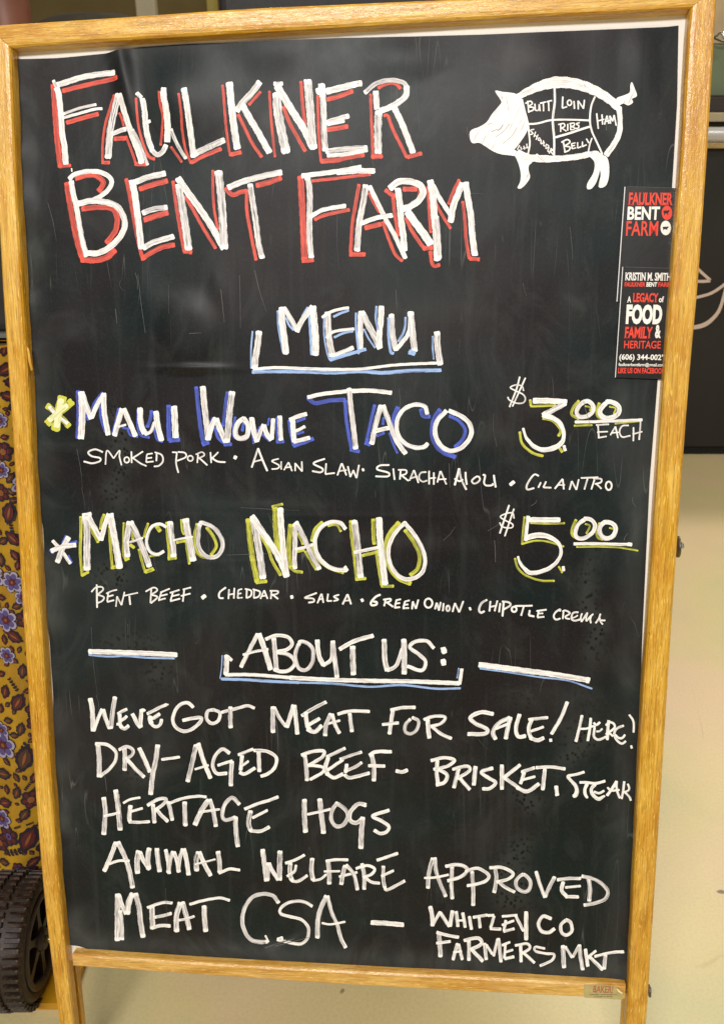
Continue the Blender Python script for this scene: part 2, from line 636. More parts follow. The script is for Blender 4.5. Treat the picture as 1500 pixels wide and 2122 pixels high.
def hgt(x, y):
    """relief of the loose vinyl in metres (it is only pinned at its edges)"""
    h = 0.0
    # gathered fold hanging from the top edge
    h += .0042 * gs(x, y, 258, 150, 18, 110, -.20)
    h += .0062 * gs(x, y, 372, 205, 82, 88, .62) * sst(470, 380, y + (x - 300) * .9)
    h -= .0016 * gs(x, y, 320, 260, 40, 60, .3)
    h += .0018 * gs(x, y, 560, 100, 70, 46)
    h += .0014 * gs(x, y, 840, 120, 90, 40)
    h += .0016 * gs(x, y, 1120, 120, 70, 60)
    h += .0014 * gs(x, y, 1330, 130, 30, 70)
    # sagging pocket left of the heading
    b = math.hypot((x - 392) / 62, (y - 690) / 74)
    h += .0034 * math.exp(-b ** 4) * (1 if y < 770 else math.exp(-((y - 770) / 5) ** 2))
    h += .0026 * gs(x, y, 400, 763, 62, 7)
    h += .0012 * gs(x, y, 300, 620, 26, 60, .2) + .0010 * gs(x, y, 460, 610, 20, 60, -.15)
    # waves along the left side
    e = x - lerp_tab(L_IN, y)
    h += math.exp(-(e / 38) ** 2) * (.0015 + .0012 * math.sin(y / 47.0) + .0007 * math.sin(y / 17.0 + 2))
    h += .0010 * math.exp(-((e - 75) / 40) ** 2) * math.sin(y / 88.0 + 1)
    # right side
    e = lerp_tab(R_IN, y) - x
    h += math.exp(-(e / 26) ** 2) * sst(1300, 1500, y) * (.0012 + .0010 * math.sin(y / 21.0))
    h += .0022 * gs(x, y, 1275, 1990, 26, 8, -.5) + .0016 * gs(x, y, 1296, 1880, 5, 60)
    h += .0014 * gs(x, y, 1266, 1900, 12, 34, .3)
    # bottom edge curls up
    yb = 1963 + (x - 150) * .056
    h += .0018 * math.exp(-((yb - y) / 26) ** 2)
    # faint long creases
    h += .0005 * gs(x, y, 560, 1070, 330, 5) + .0006 * gs(x, y, 480, 1165, 200, 5, -.05)
    h += .0006 * gs(x, y, 600, 1240, 160, 9, -.25) + .0006 * gs(x, y, 690, 1900, 120, 22, .1)
    # broad unevenness
    h += .0004 * math.sin(x / 97.0 + 1.3 * math.sin(y / 190.0)) * math.sin(y / 131.0 + 1.1 * math.sin(x / 150.0))
    h += .00014 * math.sin(x / 33.0 + y / 61.0) * math.sin(y / 37.0 - x / 88.0 + 1)
    return h * (1 if h > 0 else .3)


def pits(x, y):
    wob = 12 * math.sin(y / 31.0) + 7 * math.sin(y / 13.0 + x / 40)
    v = 0
    v += gs(x + wob, y, 243, 890, 24, 60) + .8 * gs(x + wob, y, 250, 1010, 26, 70) + gs(x + wob, y, 246, 1190, 32, 34)
    v += gs(x + wob, y, 1225, 1270, 22, 130) + gs(x + wob, y, 1190, 1540, 32, 70, .4) + gs(x + wob, y, 1088, 1660, 28, 26)
    v += 1.1 * gs(x + wob, y, 1072, 1790, 34, 60) + .9 * gs(x + wob, y, 1050, 1860, 40, 30)
    v += .7 * gs(x + wob, y, 262, 1330, 60, 20) + .6 * gs(x + wob, y, 340, 1395, 40, 40)
    v += .6 * gs(x + wob, y, 290, 1600, 40, 22) + .5 * gs(x, y, 1085, 1450, 30, 22)
    e = x - lerp_tab(L_IN, y)
    pale_marks = .9 * math.exp(-(max(0, e - 22) / 30) ** 2) * (.5 + .5 * math.sin(y / 60.0 + math.sin(y / 23.0)))  # paler along the left, bottom and right margins
    yb = 1963 + (x - 150) * .056
    pale_marks += .8 * math.exp(-((yb - y - 10) / 24) ** 2)
    e = lerp_tab(R_IN, y) - x
    pale_marks += .5 * math.exp(-((e - 30) / 26) ** 2) * sst(700, 1000, y)
    # rubbed out words and wipe marks
    for cx_, cy_, sx_, sy_, ro_, k_ in ((1010, 900, 60, 26, .1, .35), (560, 1045, 120, 10, .02, .4), (730, 1262, 60, 16, -.3, .3), (1290, 880, 14, 60, .1, .5),
                                      (1315, 1110, 10, 50, 0, .5), (590, 1952, 40, 5, -.45, 1.0), (1180, 620, 30, 70, .1, .3), (1262, 255, 12, 36, -.3, .6),
                                      (300, 1600, 44, 30, .2, .35), (900, 640, 90, 30, .1, .25), (820, 1120, 160, 14, .05, .3), (700, 1500, 200, 60, .2, .15)):
        pale_marks += k_ * gs(x, y, cx_, cy_, sx_, sy_, ro_)
    return min(v * 1.2, 1.0), min(max(pale_marks, 0), 1.0)


BL_L = [(60, 37), (124, 37), (250, 42.5), (300, 36), (600, 38), (900, 58), (1050, 78), (1085, 89.5), (1300, 102), (1500, 114.5),
        (1650, 122.5), (1720, 112), (1900, 122), (1945, 138), (1957, 149), (1985, 151)]
BL_R = [(53, 1405), (130, 1403.5), (217, 1402), (300, 1397), (390, 1391.5), (800, 1361), (1000, 1345), (1300, 1331), (1420, 1326.5),
        (1600, 1322), (1900, 1308), (1950, 1302), (1990, 1297.5), (2060, 1293.5)]
BL_T = [(37, 124), (120, 121), (220, 111), (250, 105), (290, 98), (400, 91), (500, 88), (700, 78.5), (850, 76), (1000, 71.5), (1200, 63.5),
        (1330, 58.5), (1380, 56), (1405, 53)]
BL_B = [(149, 1957), (165, 1959), (185, 1966), (215, 1973), (260, 1984), (500, 2001), (1300, 2046)]


def tb(t):
    return lambda v: lerp_tab(t, min(max(v, t[0][0]), t[-1][0]))


black = plane_grid('black_vinyl_sheet', tb(BL_L), tb(BL_R), tb(BL_T), tb(BL_B), 240, 360, ZS + .0003, VINYL, hgt, pits)
black['label'] = 'scuffed black vinyl sheet covered in marker lettering'
plane_grid('white_backing_paper', lambda y: lerp_tab(L_IN, y) - 4, lambda y: lerp_tab(R_IN, y) + 6,
           lambda x: lerp_tab(T_IN, x) - 4, lambda x: 1990 + (x - 150) * .056, 8, 12, ZS - .0004, PAPER)
plane_grid('panel', lambda y: lerp_tab(L_IN, y) - 6, lambda y: lerp_tab(R_IN, y) + 8,
           lambda x: lerp_tab(T_IN, x) - 6, lambda x: 1994 + (x - 150) * .056, 2, 2, ZS - .0030, HARD)

# ------------------------------------------------------------------ handwriting: every stroke is a thin film of marker paint
rng = random.Random(5)
layer = [0]


def catmull(P):
    if len(P) < 3:
        a, b = P
        return [tuple(a[k] + (b[k] - a[k]) * i / 12 for k in range(3)) for i in range(13)]
    closed = math.hypot(P[0][0] - P[-1][0], P[0][1] - P[-1][1]) < .25 * P[0][2] and len(P) > 6
    Q = ([P[-2]] if closed else [tuple(2 * P[0][k] - P[1][k] for k in range(3))]) + P + \
        ([P[1]] if closed else [tuple(2 * P[-1][k] - P[-2][k] for k in range(3))])
    out = []
    for i in range(1, len(Q) - 2):
        p0, p1, p2, p3 = Q[i - 1:i + 3]
        nn = max(4, int(math.hypot(p2[0] - p1[0], p2[1] - p1[1]) / 2.0))
        for j in range(nn):
            t = j / nn
            out.append(tuple(.5 * (2 * p1[k] + (p2[k] - p0[k]) * t + (2 * p0[k] - 5 * p1[k] + 4 * p2[k] - p3[k]) * t * t
                                   + (3 * p1[k] - p0[k] - 3 * p2[k] + p3[k]) * t ** 3) for k in range(3)))
    out.append(P[-1])
    return out


class Ink:
    def __init__(self):
        self.v, self.f, self.fm, self.uv, self.st = [], [], [], [], []

    def pt(self, x, y, lift):
        p = B(x, y, ZS + .0003)
        return p + NB * (hgt(x, y) + lift)

    def stroke(self, pts, key, thin, mmpx=.46):
        layer[0] += 1
        lift = (.00016 if PKEYS.index(key) in (1, 2, 3, 4) else .00030) + (layer[0] % 160) * .0000022
        C = catmull(pts)
        rnd = rng.random()
        L = [0.0]
        for a, b in zip(C, C[1:]):
            L.append(L[-1] + math.hypot(b[0] - a[0], b[1] - a[1]))
        tot = L[-1]
        n = len(C)
        m0 = len(self.v)
        ph = rng.random() * 9
        NC = 6
        w0 = sum(c[2] for c in C) / n
        ragged = .05 * w0 if w0 > 5 else .03 * w0
        for i, (x, y, wd) in enumerate(C):
            a, b = C[max(i - 1, 0)], C[min(i + 1, n - 1)]
            dx, dy = b[0] - a[0], b[1] - a[1]
            d = math.hypot(dx, dy) or 1
            nx, ny = -dy / d, dx / d
            e = min(L[i], tot - L[i])
            cap = wd * .14
            k = 1.0 if e > cap else .86 + .14 * math.sqrt(max(0, 1 - (1 - e / cap) ** 2))
            hw = wd / 2 * k
            j1 = ragged * (math.sin(L[i] * .33 + ph) * .5 + math.sin(L[i] * .9 + ph * 3) * .3 + rng.uniform(-.25, .25))
            j2 = ragged * (math.sin(L[i] * .29 + ph * 2) * .5 + math.sin(L[i] * 1.1 + ph) * .3 + rng.uniform(-.25, .25))
            for c in range(NC + 1):
                q = c / NC * 2 - 1
                off = q * hw + (j1 if q > 0 else -j2) * abs(q)
                # ragged brush end
                ex = 0
                if i == 0 or i == n - 1:
                    ex = (1 if i else -1) * wd * (.05 * (1 - q * q) + rng.uniform(-.06, .06))
                px = x + nx * off + (dx / d) * ex
                py = y + ny * off + (dy / d) * ex
                self.v.append(self.pt(px, py, lift))
                self.uv.append((L[i] * mmpx, off * mmpx))
                self.st.append((rnd, thin, max(0, 1 - e / (wd * .7))))
        km = PKEYS.index(key)
        for i in range(n - 1):
            for c in range(NC):
                a = m0 + i * (NC + 1) + c
                self.f.append((a, a + NC + 1, a + NC + 2, a + 1)); self.fm.append(km)

    def poly(self, pts, key):
        layer[0] += 1
        lift = .00030 + (layer[0] % 160) * .0000022
        bm = bmesh.new()
        P = [Vector((x, y, 0)) for x, y in pts]
        # round the outline
        Q = []
        for i in range(len(P)):
            p0, p1, p2, p3 = P[i - 1], P[i], P[(i + 1) % len(P)], P[(i + 2) % len(P)]
            for t in (0, .34, .67):
                Q.append(.5 * (2 * p1 + (p2 - p0) * t + (2 * p0 - 5 * p1 + 4 * p2 - p3) * t * t + (3 * p1 - p0 - 3 * p2 + p3) * t ** 3))
        vs = [bm.verts.new(q) for q in Q]
        for tri in tessellate_polygon([Q]):
            try:
                bm.faces.new([vs[k] for k in tri])
            except ValueError:
                pass
        for _ in range(3):
            long_e = [e for e in bm.edges if e.calc_length() > 9]
            if long_e:
                bmesh.ops.subdivide_edges(bm, edges=long_e, cuts=1)
                bmesh.ops.triangulate(bm, faces=bm.faces)
        m0 = len(self.v)
        bm.verts.ensure_lookup_table(); bm.verts.index_update()
        for v in bm.verts:
            self.v.append(self.pt(v.co.x, v.co.y, lift))
            self.uv.append(((v.co.x * .5 - v.co.y) * .4, (v.co.x + v.co.y * .5) * .2))
            self.st.append((.37, -.06, 0))
        for f in bm.faces:
            self.f.append(tuple(m0 + v.index for v in f.verts)); self.fm.append(PKEYS.index(key))
        bm.free()

    def build(self, name, label, parent):
        o = mesh_obj(name, self.v, self.f, [PAINTS[k] for k in PKEYS], parent, fm=self.fm, uvs=self.uv,
                     attrs={'st': ('FLOAT_VECTOR', self.st)})
        if label:
            o['label'] = label
        return o


GAP = {'title_lettering': 16, 'item_lettering': 14, 'heading_lettering': 24, 'price_lettering': 13, 'body_lettering': 13,
       'ingredient_lettering': 6.5, 'pig_drawing': 9999}


def build_words(ops, name, label):
    """strokes that lie close together make one word; every word is a film of paint of its own"""
    n_ = len(ops)
    par = list(range(n_))

    def find(a):
        while par[a] != a:
            a = par[a]
        return a
    samp = []
    for kind, pts, key, thin in ops:
        C = [(q[0], q[1], q[2] if len(q) > 2 else 0) for q in (catmull(pts) if kind == 's' else pts)]
        samp.append(C[::3] + [C[-1]])
    g_ = GAP[name]
    for i in range(n_):
        for j in range(i):
            if find(i) == find(j):
                continue
            if any(math.hypot(a[0] - b[0], a[1] - b[1]) - (a[2] + b[2]) / 2 < g_ for a in samp[i] for b in samp[j]):
                par[find(i)] = find(j)
    groups = {}
    for i in range(n_):
        groups.setdefault(find(i), []).append(i)
    big = [g2 for g2 in groups.values()]
    big.sort(key=lambda g2: g2[0])
    for g2 in big:
        ink = Ink()
        for i in g2:
            kind, pts, key, thin = ops[i]
            if kind == 's':
                ink.stroke(pts, key, thin)
            else:
                ink.poly(pts, key)
        ink.build(name, label if len(big) == 1 else None, black)


def parse(txt):
    ops, name, label = None, None, None
    x0 = y0 = 0; s = 1
    for line in txt.strip().splitlines():
        line = line.strip()
        if not line:
            continue
        if line[0] == '@':
            if ops:
                build_words(ops, name, label)
            name, label = line[1:].split('|')
            ops = []
            continue
        t = line.split()
        if t[0] == 'R':
            x0, y0, s = float(t[1]), float(t[2]), float(t[3])
            continue
        if t[0] == 'P':
            ops.append(('p', [(x0 + float(a) / s, y0 + float(b) / s) for a, b in (q.split(',') for q in t[2:])], t[1], 0))
            continue
        key, wd = t[0][0], t[0][1:]
        thin = .0
        if key == 'g':
            key, thin = 'w', .22
        elif key == 'w' and wd and float(wd) / s > 6:
            thin = .07
        elif key == 'w' and wd and float(wd) / s < 5.2 and name == 'ingredient_lettering':
            wd = str(float(wd) * .92)
        elif key in 'rBy':
            thin = .14
        if t[1][0] == 'O':
            cx, cy, rx, ry = [float(q) for q in t[1][1:].split(',')]
            pts = [(x0 + (cx + rx * math.cos(a)) / s, y0 + (cy + ry * math.sin(a)) / s, float(wd) / s)
                   for a in [-1.9 - k * .58 for k in range(12)]]
        else:
            pts = []
            for q in t[1:]:
                q = [float(z) for z in q.split(',')]
                pts.append((x0 + q[0] / s, y0 + q[1] / s, (q[2] if len(q) > 2 else float(wd)) / s))
        ops.append(('s', pts, key, thin))
    build_words(ops, name, label)


STROKES = """
@title_lettering|large white title letters with red shadow strokes, top left of the sheet
R 90 130 3.75
r42 82,170 95,400 110,600 135,812
r26 125,808 218,797
r36 150,222 250,195 400,160 585,118
r34 180,468 300,432 432,398
w44 100,178 190,150 300,115 430,92 565,80
g24 82,138 112,205
w45 108,195 125,260 140,420 150,560 165,640 178,790
g22 160,398 280,355 415,325
w22 150,430 280,395 400,362 462,358
w10 222,820 225,848
r20 555,250 520,360 485,480 465,620 462,770
r28 455,775 520,777
r18 595,390 615,440 630,495
r20 645,570 680,660 720,780
r32 712,788 808,790
r34 550,592 645,588
g52 592,245 560,360 525,520 505,745
w46 597,245 620,320 660,460 700,580 745,700 770,785
g22 700,520 740,600 780,700 815,797
g36 535,555 600,530 650,515
r18 732,280 738,400 750,520 775,620 805,700
r26 800,700 830,735 870,750
g30 735,240 775,280
w42 780,285 795,380 800,480 815,580 845,672
g38 840,672 885,715 930,695 960,640
w26 800,470 838,455
r20 912,230 920,330 938,420 930,520 915,645
w50 945,235 955,300 970,400 975,500 968,620
g40 930,222 970,224
g28 1000,520 1030,600 1070,680 1112,748
r20 995,655 1035,710 1080,775
r20 1068,250 1085,400 1090,540 1110,680 1150,785
r32 1150,778 1250,725 1385,668
g46 1178,712 1270,665 1410,600
w46 1108,210 1130,340 1145,480 1160,620 1170,738
R 450 130 3.409
r18 43,160 55,300 65,450 80,580 95,660
r30 95,650 172,632
r22 225,300 265,255 310,205
r24 150,365 195,460 250,570 318,668
w48 90,140 100,250 115,400 130,520 145,612
g44 305,135 250,210 190,275 138,345
w45 180,300 230,390 290,490 340,580 372,638
r18 370,200 378,330 390,480 410,668
r24 593,130 600,250 610,350 622,440
r26 470,310 510,420 570,530 625,628
g62 425,210 430,330 455,480 490,640
g30 400,150 465,150
w50 422,160 470,240 550,370 620,480 678,605
g56 640,120 650,230 660,350 670,480 680,612
r20 712,230 715,400 722,550 735,700
r34 730,698 850,690 900,675 1040,650
r32 775,262 860,240 960,200
r34 775,475 850,465 925,450
g42 745,215 752,330 755,480 765,625
g50 703,205 762,190
g50 740,150 738,200
w46 770,205 870,180 980,152
g42 970,154 1022,145
g36 770,425 850,400 932,375
w26 780,438 900,412
g36 765,628 900,610 1060,602
w28 778,658 900,648 1062,618
r20 1083,220 1088,380 1095,520 1100,670
r34 1088,665 1168,660
r26 1135,180 1200,148 1260,148 1295,185
r24 1175,375 1205,378 1240,470 1290,570 1340,672
r30 1340,668 1445,640
w40 1120,200 1128,330
g52 1140,340 1135,480 1137,642
g32 1040,215 1120,150 1220,125 1310,140 1345,180
w42 1338,165 1328,240 1240,305 1145,345
w42 1250,318 1300,420 1340,520 1385,638
R 120 330 3.125
r36 60,150 75,260 100,400 125,520 160,640
r38 150,650 240,655 320,635 375,585
r34 115,125 190,105 250,108 295,145 290,175 265,210
r34 155,322 250,312 350,320 385,375 380,450 350,500 315,545
w34 90,140 100,210 125,320 145,440 165,540 190,630
w30 75,130 110,100 190,80 280,85 345,125 345,175 300,225 230,265 135,290
w38 130,290 220,270 320,280 390,310 430,380 435,440 400,510 330,575 260,608 195,608
r24 445,125 470,250 500,420 530,560 555,655
r32 550,645 600,610 680,570 760,555
r34 530,195 620,165 715,140
r36 560,395 640,368 718,345
w42 482,135 500,220 515,330 530,450 545,582
g38 505,150 580,120 700,92
g34 550,350 620,325 712,312
g36 555,578 620,540 755,500
r22 748,140 765,280 790,430 820,600
r30 815,595 872,602
r22 825,235 880,330 940,440 1025,580
r18 1005,70 1005,200 1015,330 1040,458
g48 785,160 800,260 820,380 835,480 850,588
w42 778,120 840,210 920,320 1000,440 1078,580
g50 1040,75 1055,200 1065,320 1072,440 1080,583
r30 1088,185 1130,230 1180,215 1230,205
r22 1225,200 1225,330 1250,480 1285,655
r34 1285,172 1370,150 1450,120
g36 1245,160 1265,290 1285,420 1300,540 1325,642
w38 1102,185 1200,145 1330,110 1452,85
R 600 330 3.5714
r46 82,125 92,300 102,500 112,750
r28 92,755 180,748
r24 165,162 350,142 600,112
r28 185,448 260,415 445,374
g42 132,130 147,200 152,300 148,450 150,600 162,732
w36 90,125 250,105 400,85 532,58
w40 350,100 500,88 632,88
w32 150,430 250,375 418,345
r26 515,185 490,330 465,480 452,690
r32 442,705 562,705
r36 555,510 680,480
r20 585,250 620,320 665,395
r24 690,460 730,580 780,700 835,755
g44 565,190 545,320 515,480 500,682
w34 590,198 650,320 720,460 780,570 858,735
w34 525,478 640,435 762,415
r32 708,225 750,260 785,272
r26 765,280 775,380 790,480 803,570
r36 838,222 945,222
r24 965,220 955,285
r28 860,430 900,520 950,600 1000,668
r36 985,660 1058,655
r24 1022,200 1028,300 1035,420 1045,545
r28 1040,680 1060,785 1112,782
r22 1078,320 1120,400 1192,515
r24 1255,150 1210,240 1175,335
r24 1280,310 1295,450 1305,600 1330,740
r30 1328,735 1405,742
w46 800,215 815,330 825,450 840,560 850,680
w48 740,220 800,170 880,165 960,190 988,240 960,300 900,345 838,370
w56 870,385 930,470 990,550 1045,632
w34 1060,190 1110,290 1192,415
w50 1040,155 1060,280 1070,420 1085,560 1092,752
g34 1085,420 1100,560 1108,735
w46 1280,175 1240,270 1210,350 1190,468
w46 1300,170 1320,300 1340,420 1350,560 1370,715
@heading_lettering|white MENU heading in an underlining bracket with pale blue shadow
R 500 620 3.409
l12 82,225 72,350 72,490
l26 78,514 250,510 450,512 650,518 850,510 1000,520 1200,505 1412,502
l12 1350,260 1350,340 1358,425
l14 258,80 265,200 290,340 300,385
l14 315,130 340,185 372,220
l18 480,100 490,250 498,395
l12 470,55 430,120
l12 585,130 585,250 605,370 625,430
l24 625,430 720,400 815,372 882,352
l18 650,125 700,100 760,78
l18 655,270 720,240 790,225
l14 810,95 812,220 830,388
l12 865,210 900,280 945,345
l16 955,48 950,140 968,218
l20 1040,130 1040,250 1055,370 1078,382
l16 1160,125 1150,220 1108,300
l36 1182,370 1228,386
g44 128,225 117,330 102,420 97,492
w20 85,494 250,483 450,490 650,495 850,492 1050,468 1200,458 1400,450
g44 1382,228 1385,330 1405,465
w45 288,55 290,150 305,270 318,388
w34 300,58 345,130 398,225
w36 505,48 460,110 425,160 393,230
w48 505,48 515,150 525,280 525,398
g44 610,90 615,200 625,300 645,408
w20 570,130 620,95 690,72 760,60
w22 602,275 640,235 700,220 798,210
w30 638,402 700,380 792,342
w38 845,85 840,200 842,360
g44 850,88 890,170 940,260 980,348
w40 990,48 985,150 975,240 975,348
g40 1060,105 1065,220 1080,310 1095,362
w30 1090,358 1140,300 1185,230 1195,120
g44 1195,88 1205,200 1215,300 1225,372
@item_lettering|first menu item in white letters with royal blue shadow strokes
R 80 780 3.125
y40 55,185 130,250 202,325
y58 158,128 130,240 110,352
y50 222,160 140,230 55,310
w22 70,195 130,258 192,305
c40 150,145 135,230 118,330
c34 190,185 140,225 68,288
B30 258,92 262,250 255,402
B20 420,103 370,165 345,225
B18 405,190 405,260 435,360
B24 292,225 330,282
w42 280,98 285,250 277,405
w34 285,110 315,200 345,275
w30 430,112 385,180 345,268
w34 425,108 428,220 440,300 455,380
B14 520,205 500,300 480,372
B16 545,330 590,340
B14 580,345 600,380 648,392
w34 545,208 520,290 495,385
w32 555,208 585,280 632,388
w14 520,325 570,312
B16 645,220 645,320 665,380 722,396
B24 735,220 725,280 705,330
B26 755,340 775,405 808,418
w36 660,203 665,300 690,372
w22 690,375 730,355 755,295
w36 762,225 775,320 800,417
B30 845,185 845,300 850,418
B30 845,415 918,408
w40 880,192 885,290 890,397
B26 1022,65 1035,200 1050,330 1070,440
B30 1060,440 1105,425
B16 1110,310 1130,265
B22 1225,98 1210,200 1195,325
B20 1145,330 1165,400 1210,435
B24 1200,442 1252,438
g38 1065,65 1075,180 1090,300 1100,412
w34 1100,405 1120,330 1150,268
w36 1150,272 1180,350 1215,427
g40 1255,98 1240,220 1230,330 1220,427
B16 1275,262 1262,330 1265,390 1300,408
B20 1330,300 1320,355
w32 1335,268 1290,305 1275,370 1305,402 1350,385 1358,320 1325,266
R 500 780 3
B12 60,290 78,420
B14 120,310 100,340
B14 175,258 165,305
B18 130,360 180,402
B16 222,255 225,402
B22 218,405 268,405
B14 295,270 305,350 325,432
B26 322,432 390,410 450,385
B18 345,280 400,258
B16 345,358 390,345
w32 65,255 80,340 100,408
w24 100,402 125,330 140,298
w30 140,302 160,360 190,395
w26 200,262 190,392
g30 240,245 243,330 248,397
w32 320,272 325,340 330,408
w26 300,272 350,250 408,232
w20 310,345 350,335 398,310
w26 325,405 370,395 428,380
B26 412,130 460,165 550,150 650,145
B22 645,148 655,280 675,400 690,462
B22 675,455 735,468
w24 412,130 500,110 600,98 700,88
w26 655,92 800,88 935,102
g32 670,72 680,180 695,300 712,452
B22 830,175 805,280 780,400
B26 768,410 802,425
B16 885,255 880,300
B18 840,370 890,350
B14 920,350 940,410 970,478
g32 870,178 840,280 810,422
w30 880,178 925,300 965,400 1022,482
w26 820,345 870,330 918,320
B26 975,188 950,250 950,340 985,400 1050,435 1115,442
B24 1115,200 1128,245 1175,250
w26 1155,235 1140,188 1080,175 1010,205 970,270 970,350 1010,410 1070,440 1130,440 1160,415
B28 1235,203 1195,270 1185,360 1210,430 1260,475 1332,502
B22 1290,245 1350,275 1390,330 1375,390 1325,440
w28 1275,212 1215,280 1205,360 1240,430 1300,462 1370,440 1425,370 1420,300 1370,250 1288,212
@ingredient_lettering|thin white ingredients line under the blue shadowed item
R 80 780 3.125
w12 420,490 370,472 325,490 345,515 400,528 400,548 350,562 295,550
w10 437,570 447,480 490,530
w10 490,530 528,480 528,520 542,575
w10 O575,540,16,18
w11 605,485 607,560
w11 680,485 610,530
w11 615,528 660,560 702,580
w10 705,505 700,555
w10 705,503 742,498
w10 700,530 738,525
w10 700,555 748,550
w11 768,500 766,548
w11 755,490 800,508 808,548 782,578 750,582
w10 868,490 900,492
w11 898,492 893,560 908,624
w11 905,488 950,495 955,522 900,546
w10 O985,530,17,17
w10 1035,505 1030,560
w10 1020,505 1060,490 1075,510 1035,530
w11 1045,530 1095,575
w10 1115,490 1120,560
w11 1165,490 1125,530
w12 1120,525 1160,550 1212,555
w24 1266,520 1284,528
R 160 900 2.5
w10 938,72 905,172
w11 938,72 960,130 986,190
w8 918,142 962,130
w8 1045,126 1010,138 1046,160 1040,176 1008,180
w8 1058,140 1058,182
w8 1095,145 1072,185
w8 1096,145 1114,190
w7 1078,172 1112,168
w8 1130,190 1130,148
w8 1130,150 1166,192
w8 1166,192 1164,140
w10 1284,126 1225,150 1272,178 1262,196 1218,190
w9 1290,150 1286,206
w9 1286,206 1335,200
w9 1370,150 1348,212
w9 1372,150 1395,212
w8 1355,190 1396,184
w9 1402,165 1415,220
w9 1415,220 1432,185
w9 1430,185 1447,226
w9 1447,226 1460,158
w16 1476,185 1486,182
R 760 940 2.7778
w11 130,65 75,68 60,90 125,110 120,130 50,130
w10 152,85 160,150
w10 195,95 190,148
w10 180,93 225,95 225,115 195,125
w10 200,125 240,156
w10 270,95 245,155
w10 272,95 297,168
w9 250,142 290,130
w10 342,105 310,110 300,140 320,160 346,154
w10 358,98 358,176
w10 385,108 385,178
w9 354,142 396,138
w10 422,100 405,165
w10 425,100 457,176
w9 408,148 457,145
R 930 950 11.538
w55 240,235 195,420 135,640
w50 245,235 275,440 340,600 415,745
w45 130,480 250,540 335,500
w48 395,320 400,470 425,625
w46 690,425 600,470 545,540 600,598 690,565 740,490 690,425
w48 805,390 860,400 845,500 835,580 880,640 980,645 1045,625 1035,595
w50 1070,390 1085,520 1115,690
R 760 940 2.7778
w20 822,180 848,160
w11 988,128 960,122 922,175 922,206 962,198
w10 1000,165 985,196
w10 1030,160 1014,194
w10 1014,194 1060,196
w11 1126,145 1080,202
w10 1126,148 1132,206
w9 1100,180 1138,180
w10 1164,208 1178,158
w10 1178,158 1204,208
w10 1204,208 1218,148
w10 1230,140 1330,136
w10 1268,145 1250,206
w10 1308,150 1290,206
w10 1300,143 1345,145 1345,165 1310,175
w10 1320,175 1348,202
w11 O1390,185,17,24
@price_lettering|first price in bold white figures with yellow shadow
R 1020 780 4.286
w14 242,2 210,120 150,272
w14 292,12 230,150 176,267
w12 275,128 262,88 210,75 158,98 200,125 270,160 292,200 270,235 210,237 150,210 135,182
y22 333,205 340,262
y22 335,264 440,262 560,256
y24 445,372 530,392 590,450 605,490 582,532
y24 240,490 260,590 320,655 380,690 450,707
y24 590,630 620,675
w50 358,216 500,216 658,228
w46 652,235 560,285 445,345
w 445,340,50 540,372,42 600,420,42 632,500,32 618,580,38 550,632,45 450,652,42 370,622,36 310,560,28 285,510,22 272,458,22
w28 632,612 646,662
y26 768,213 715,280 705,340 768,377
y16 820,263 865,275 865,305
w38 815,222 765,265 745,320 775,360 840,352 888,312 890,255 845,220 800,228
y24 948,233 925,290 930,350 980,388
y16 1035,268 1092,282 1075,335
w42 1010,238 965,280 953,330 990,365 1050,368 1110,335 1122,275 1070,232 1005,230
y18 722,438 885,432
y14 1085,420 1200,408 1305,398
w26 730,405 900,402 1100,395 1328,386
w14 935,435 942,542
w14 918,432 1032,425
w13 928,495 1022,490
w13 935,545 1012,532
w13 1090,445 1045,522
w14 1090,445 1112,547
w12 1055,502 1118,496
w14 1208,435 1150,440 1125,490 1150,538 1222,526
w14 1250,452 1248,574
w14 1312,388 1310,450 1300,563
w13 1242,512 1328,490
@item_lettering|second menu item in white letters with yellow shadow strokes
R 90 1030 3.6585
B16 148,350 178,288
B20 190,350 262,335
B16 50,400 85,425
B16 195,440 224,495
B14 102,480 122,495
w26 72,328 140,400 212,503
w40 198,300 150,390 112,495
w36 62,408 150,375 255,360
y22 288,145 290,260 285,400 290,500 300,598
y24 293,594 348,565
y22 465,128 445,180 436,245
y22 353,225 390,290 420,345
y22 503,218 510,350 525,545
y28 522,535 572,520
g50 322,138 335,260 335,400 335,555
w30 300,138 368,126
w38 340,135 390,230 442,325
w36 500,125 470,210 440,328
w50 510,125 530,250 555,380 582,540
y16 612,192 608,330 610,440 635,478
y30 618,475 652,460
y22 680,238 682,325
y24 658,360 692,385
y20 727,392 745,470 775,572
y30 772,568 840,542
g44 655,185 640,290 630,350 640,455
g44 662,185 710,280 760,400 808,528
w16 638,346 700,330 758,308
y18 798,196 775,260 765,305
y16 808,448 882,440
y30 858,215 888,262
w24 935,228 890,205 830,220 795,280 785,350 810,410 860,435 918,410
y24 938,188 945,300 955,400 955,468
y22 945,470 1012,460
y18 1048,168 1055,250 1070,285
y22 1008,345 1082,330
y20 1085,330 1095,420 1110,508
g44 963,185 970,280 985,380 990,455
g50 1080,162 1095,260 1120,380 1138,485
w15 986,328 1060,312 1135,300
y30 1172,200 1150,300 1155,380 1190,440 1278,462
y24 1238,228 1290,300 1312,370 1272,442
g32 1192,202 1175,300 1180,380 1230,445 1300,455 1350,410 1360,340 1320,260 1260,215 1188,200
R 490 1030 3.5714
y40 88,160 100,300 120,450 155,630
y26 145,632 228,622
y38 285,75 290,200 300,330 318,425
y20 262,72 300,62 345,52
y24 162,262 230,370 270,480 330,580
g50 125,150 150,290 175,430 198,605
w46 115,138 180,240 270,370 330,480 375,590
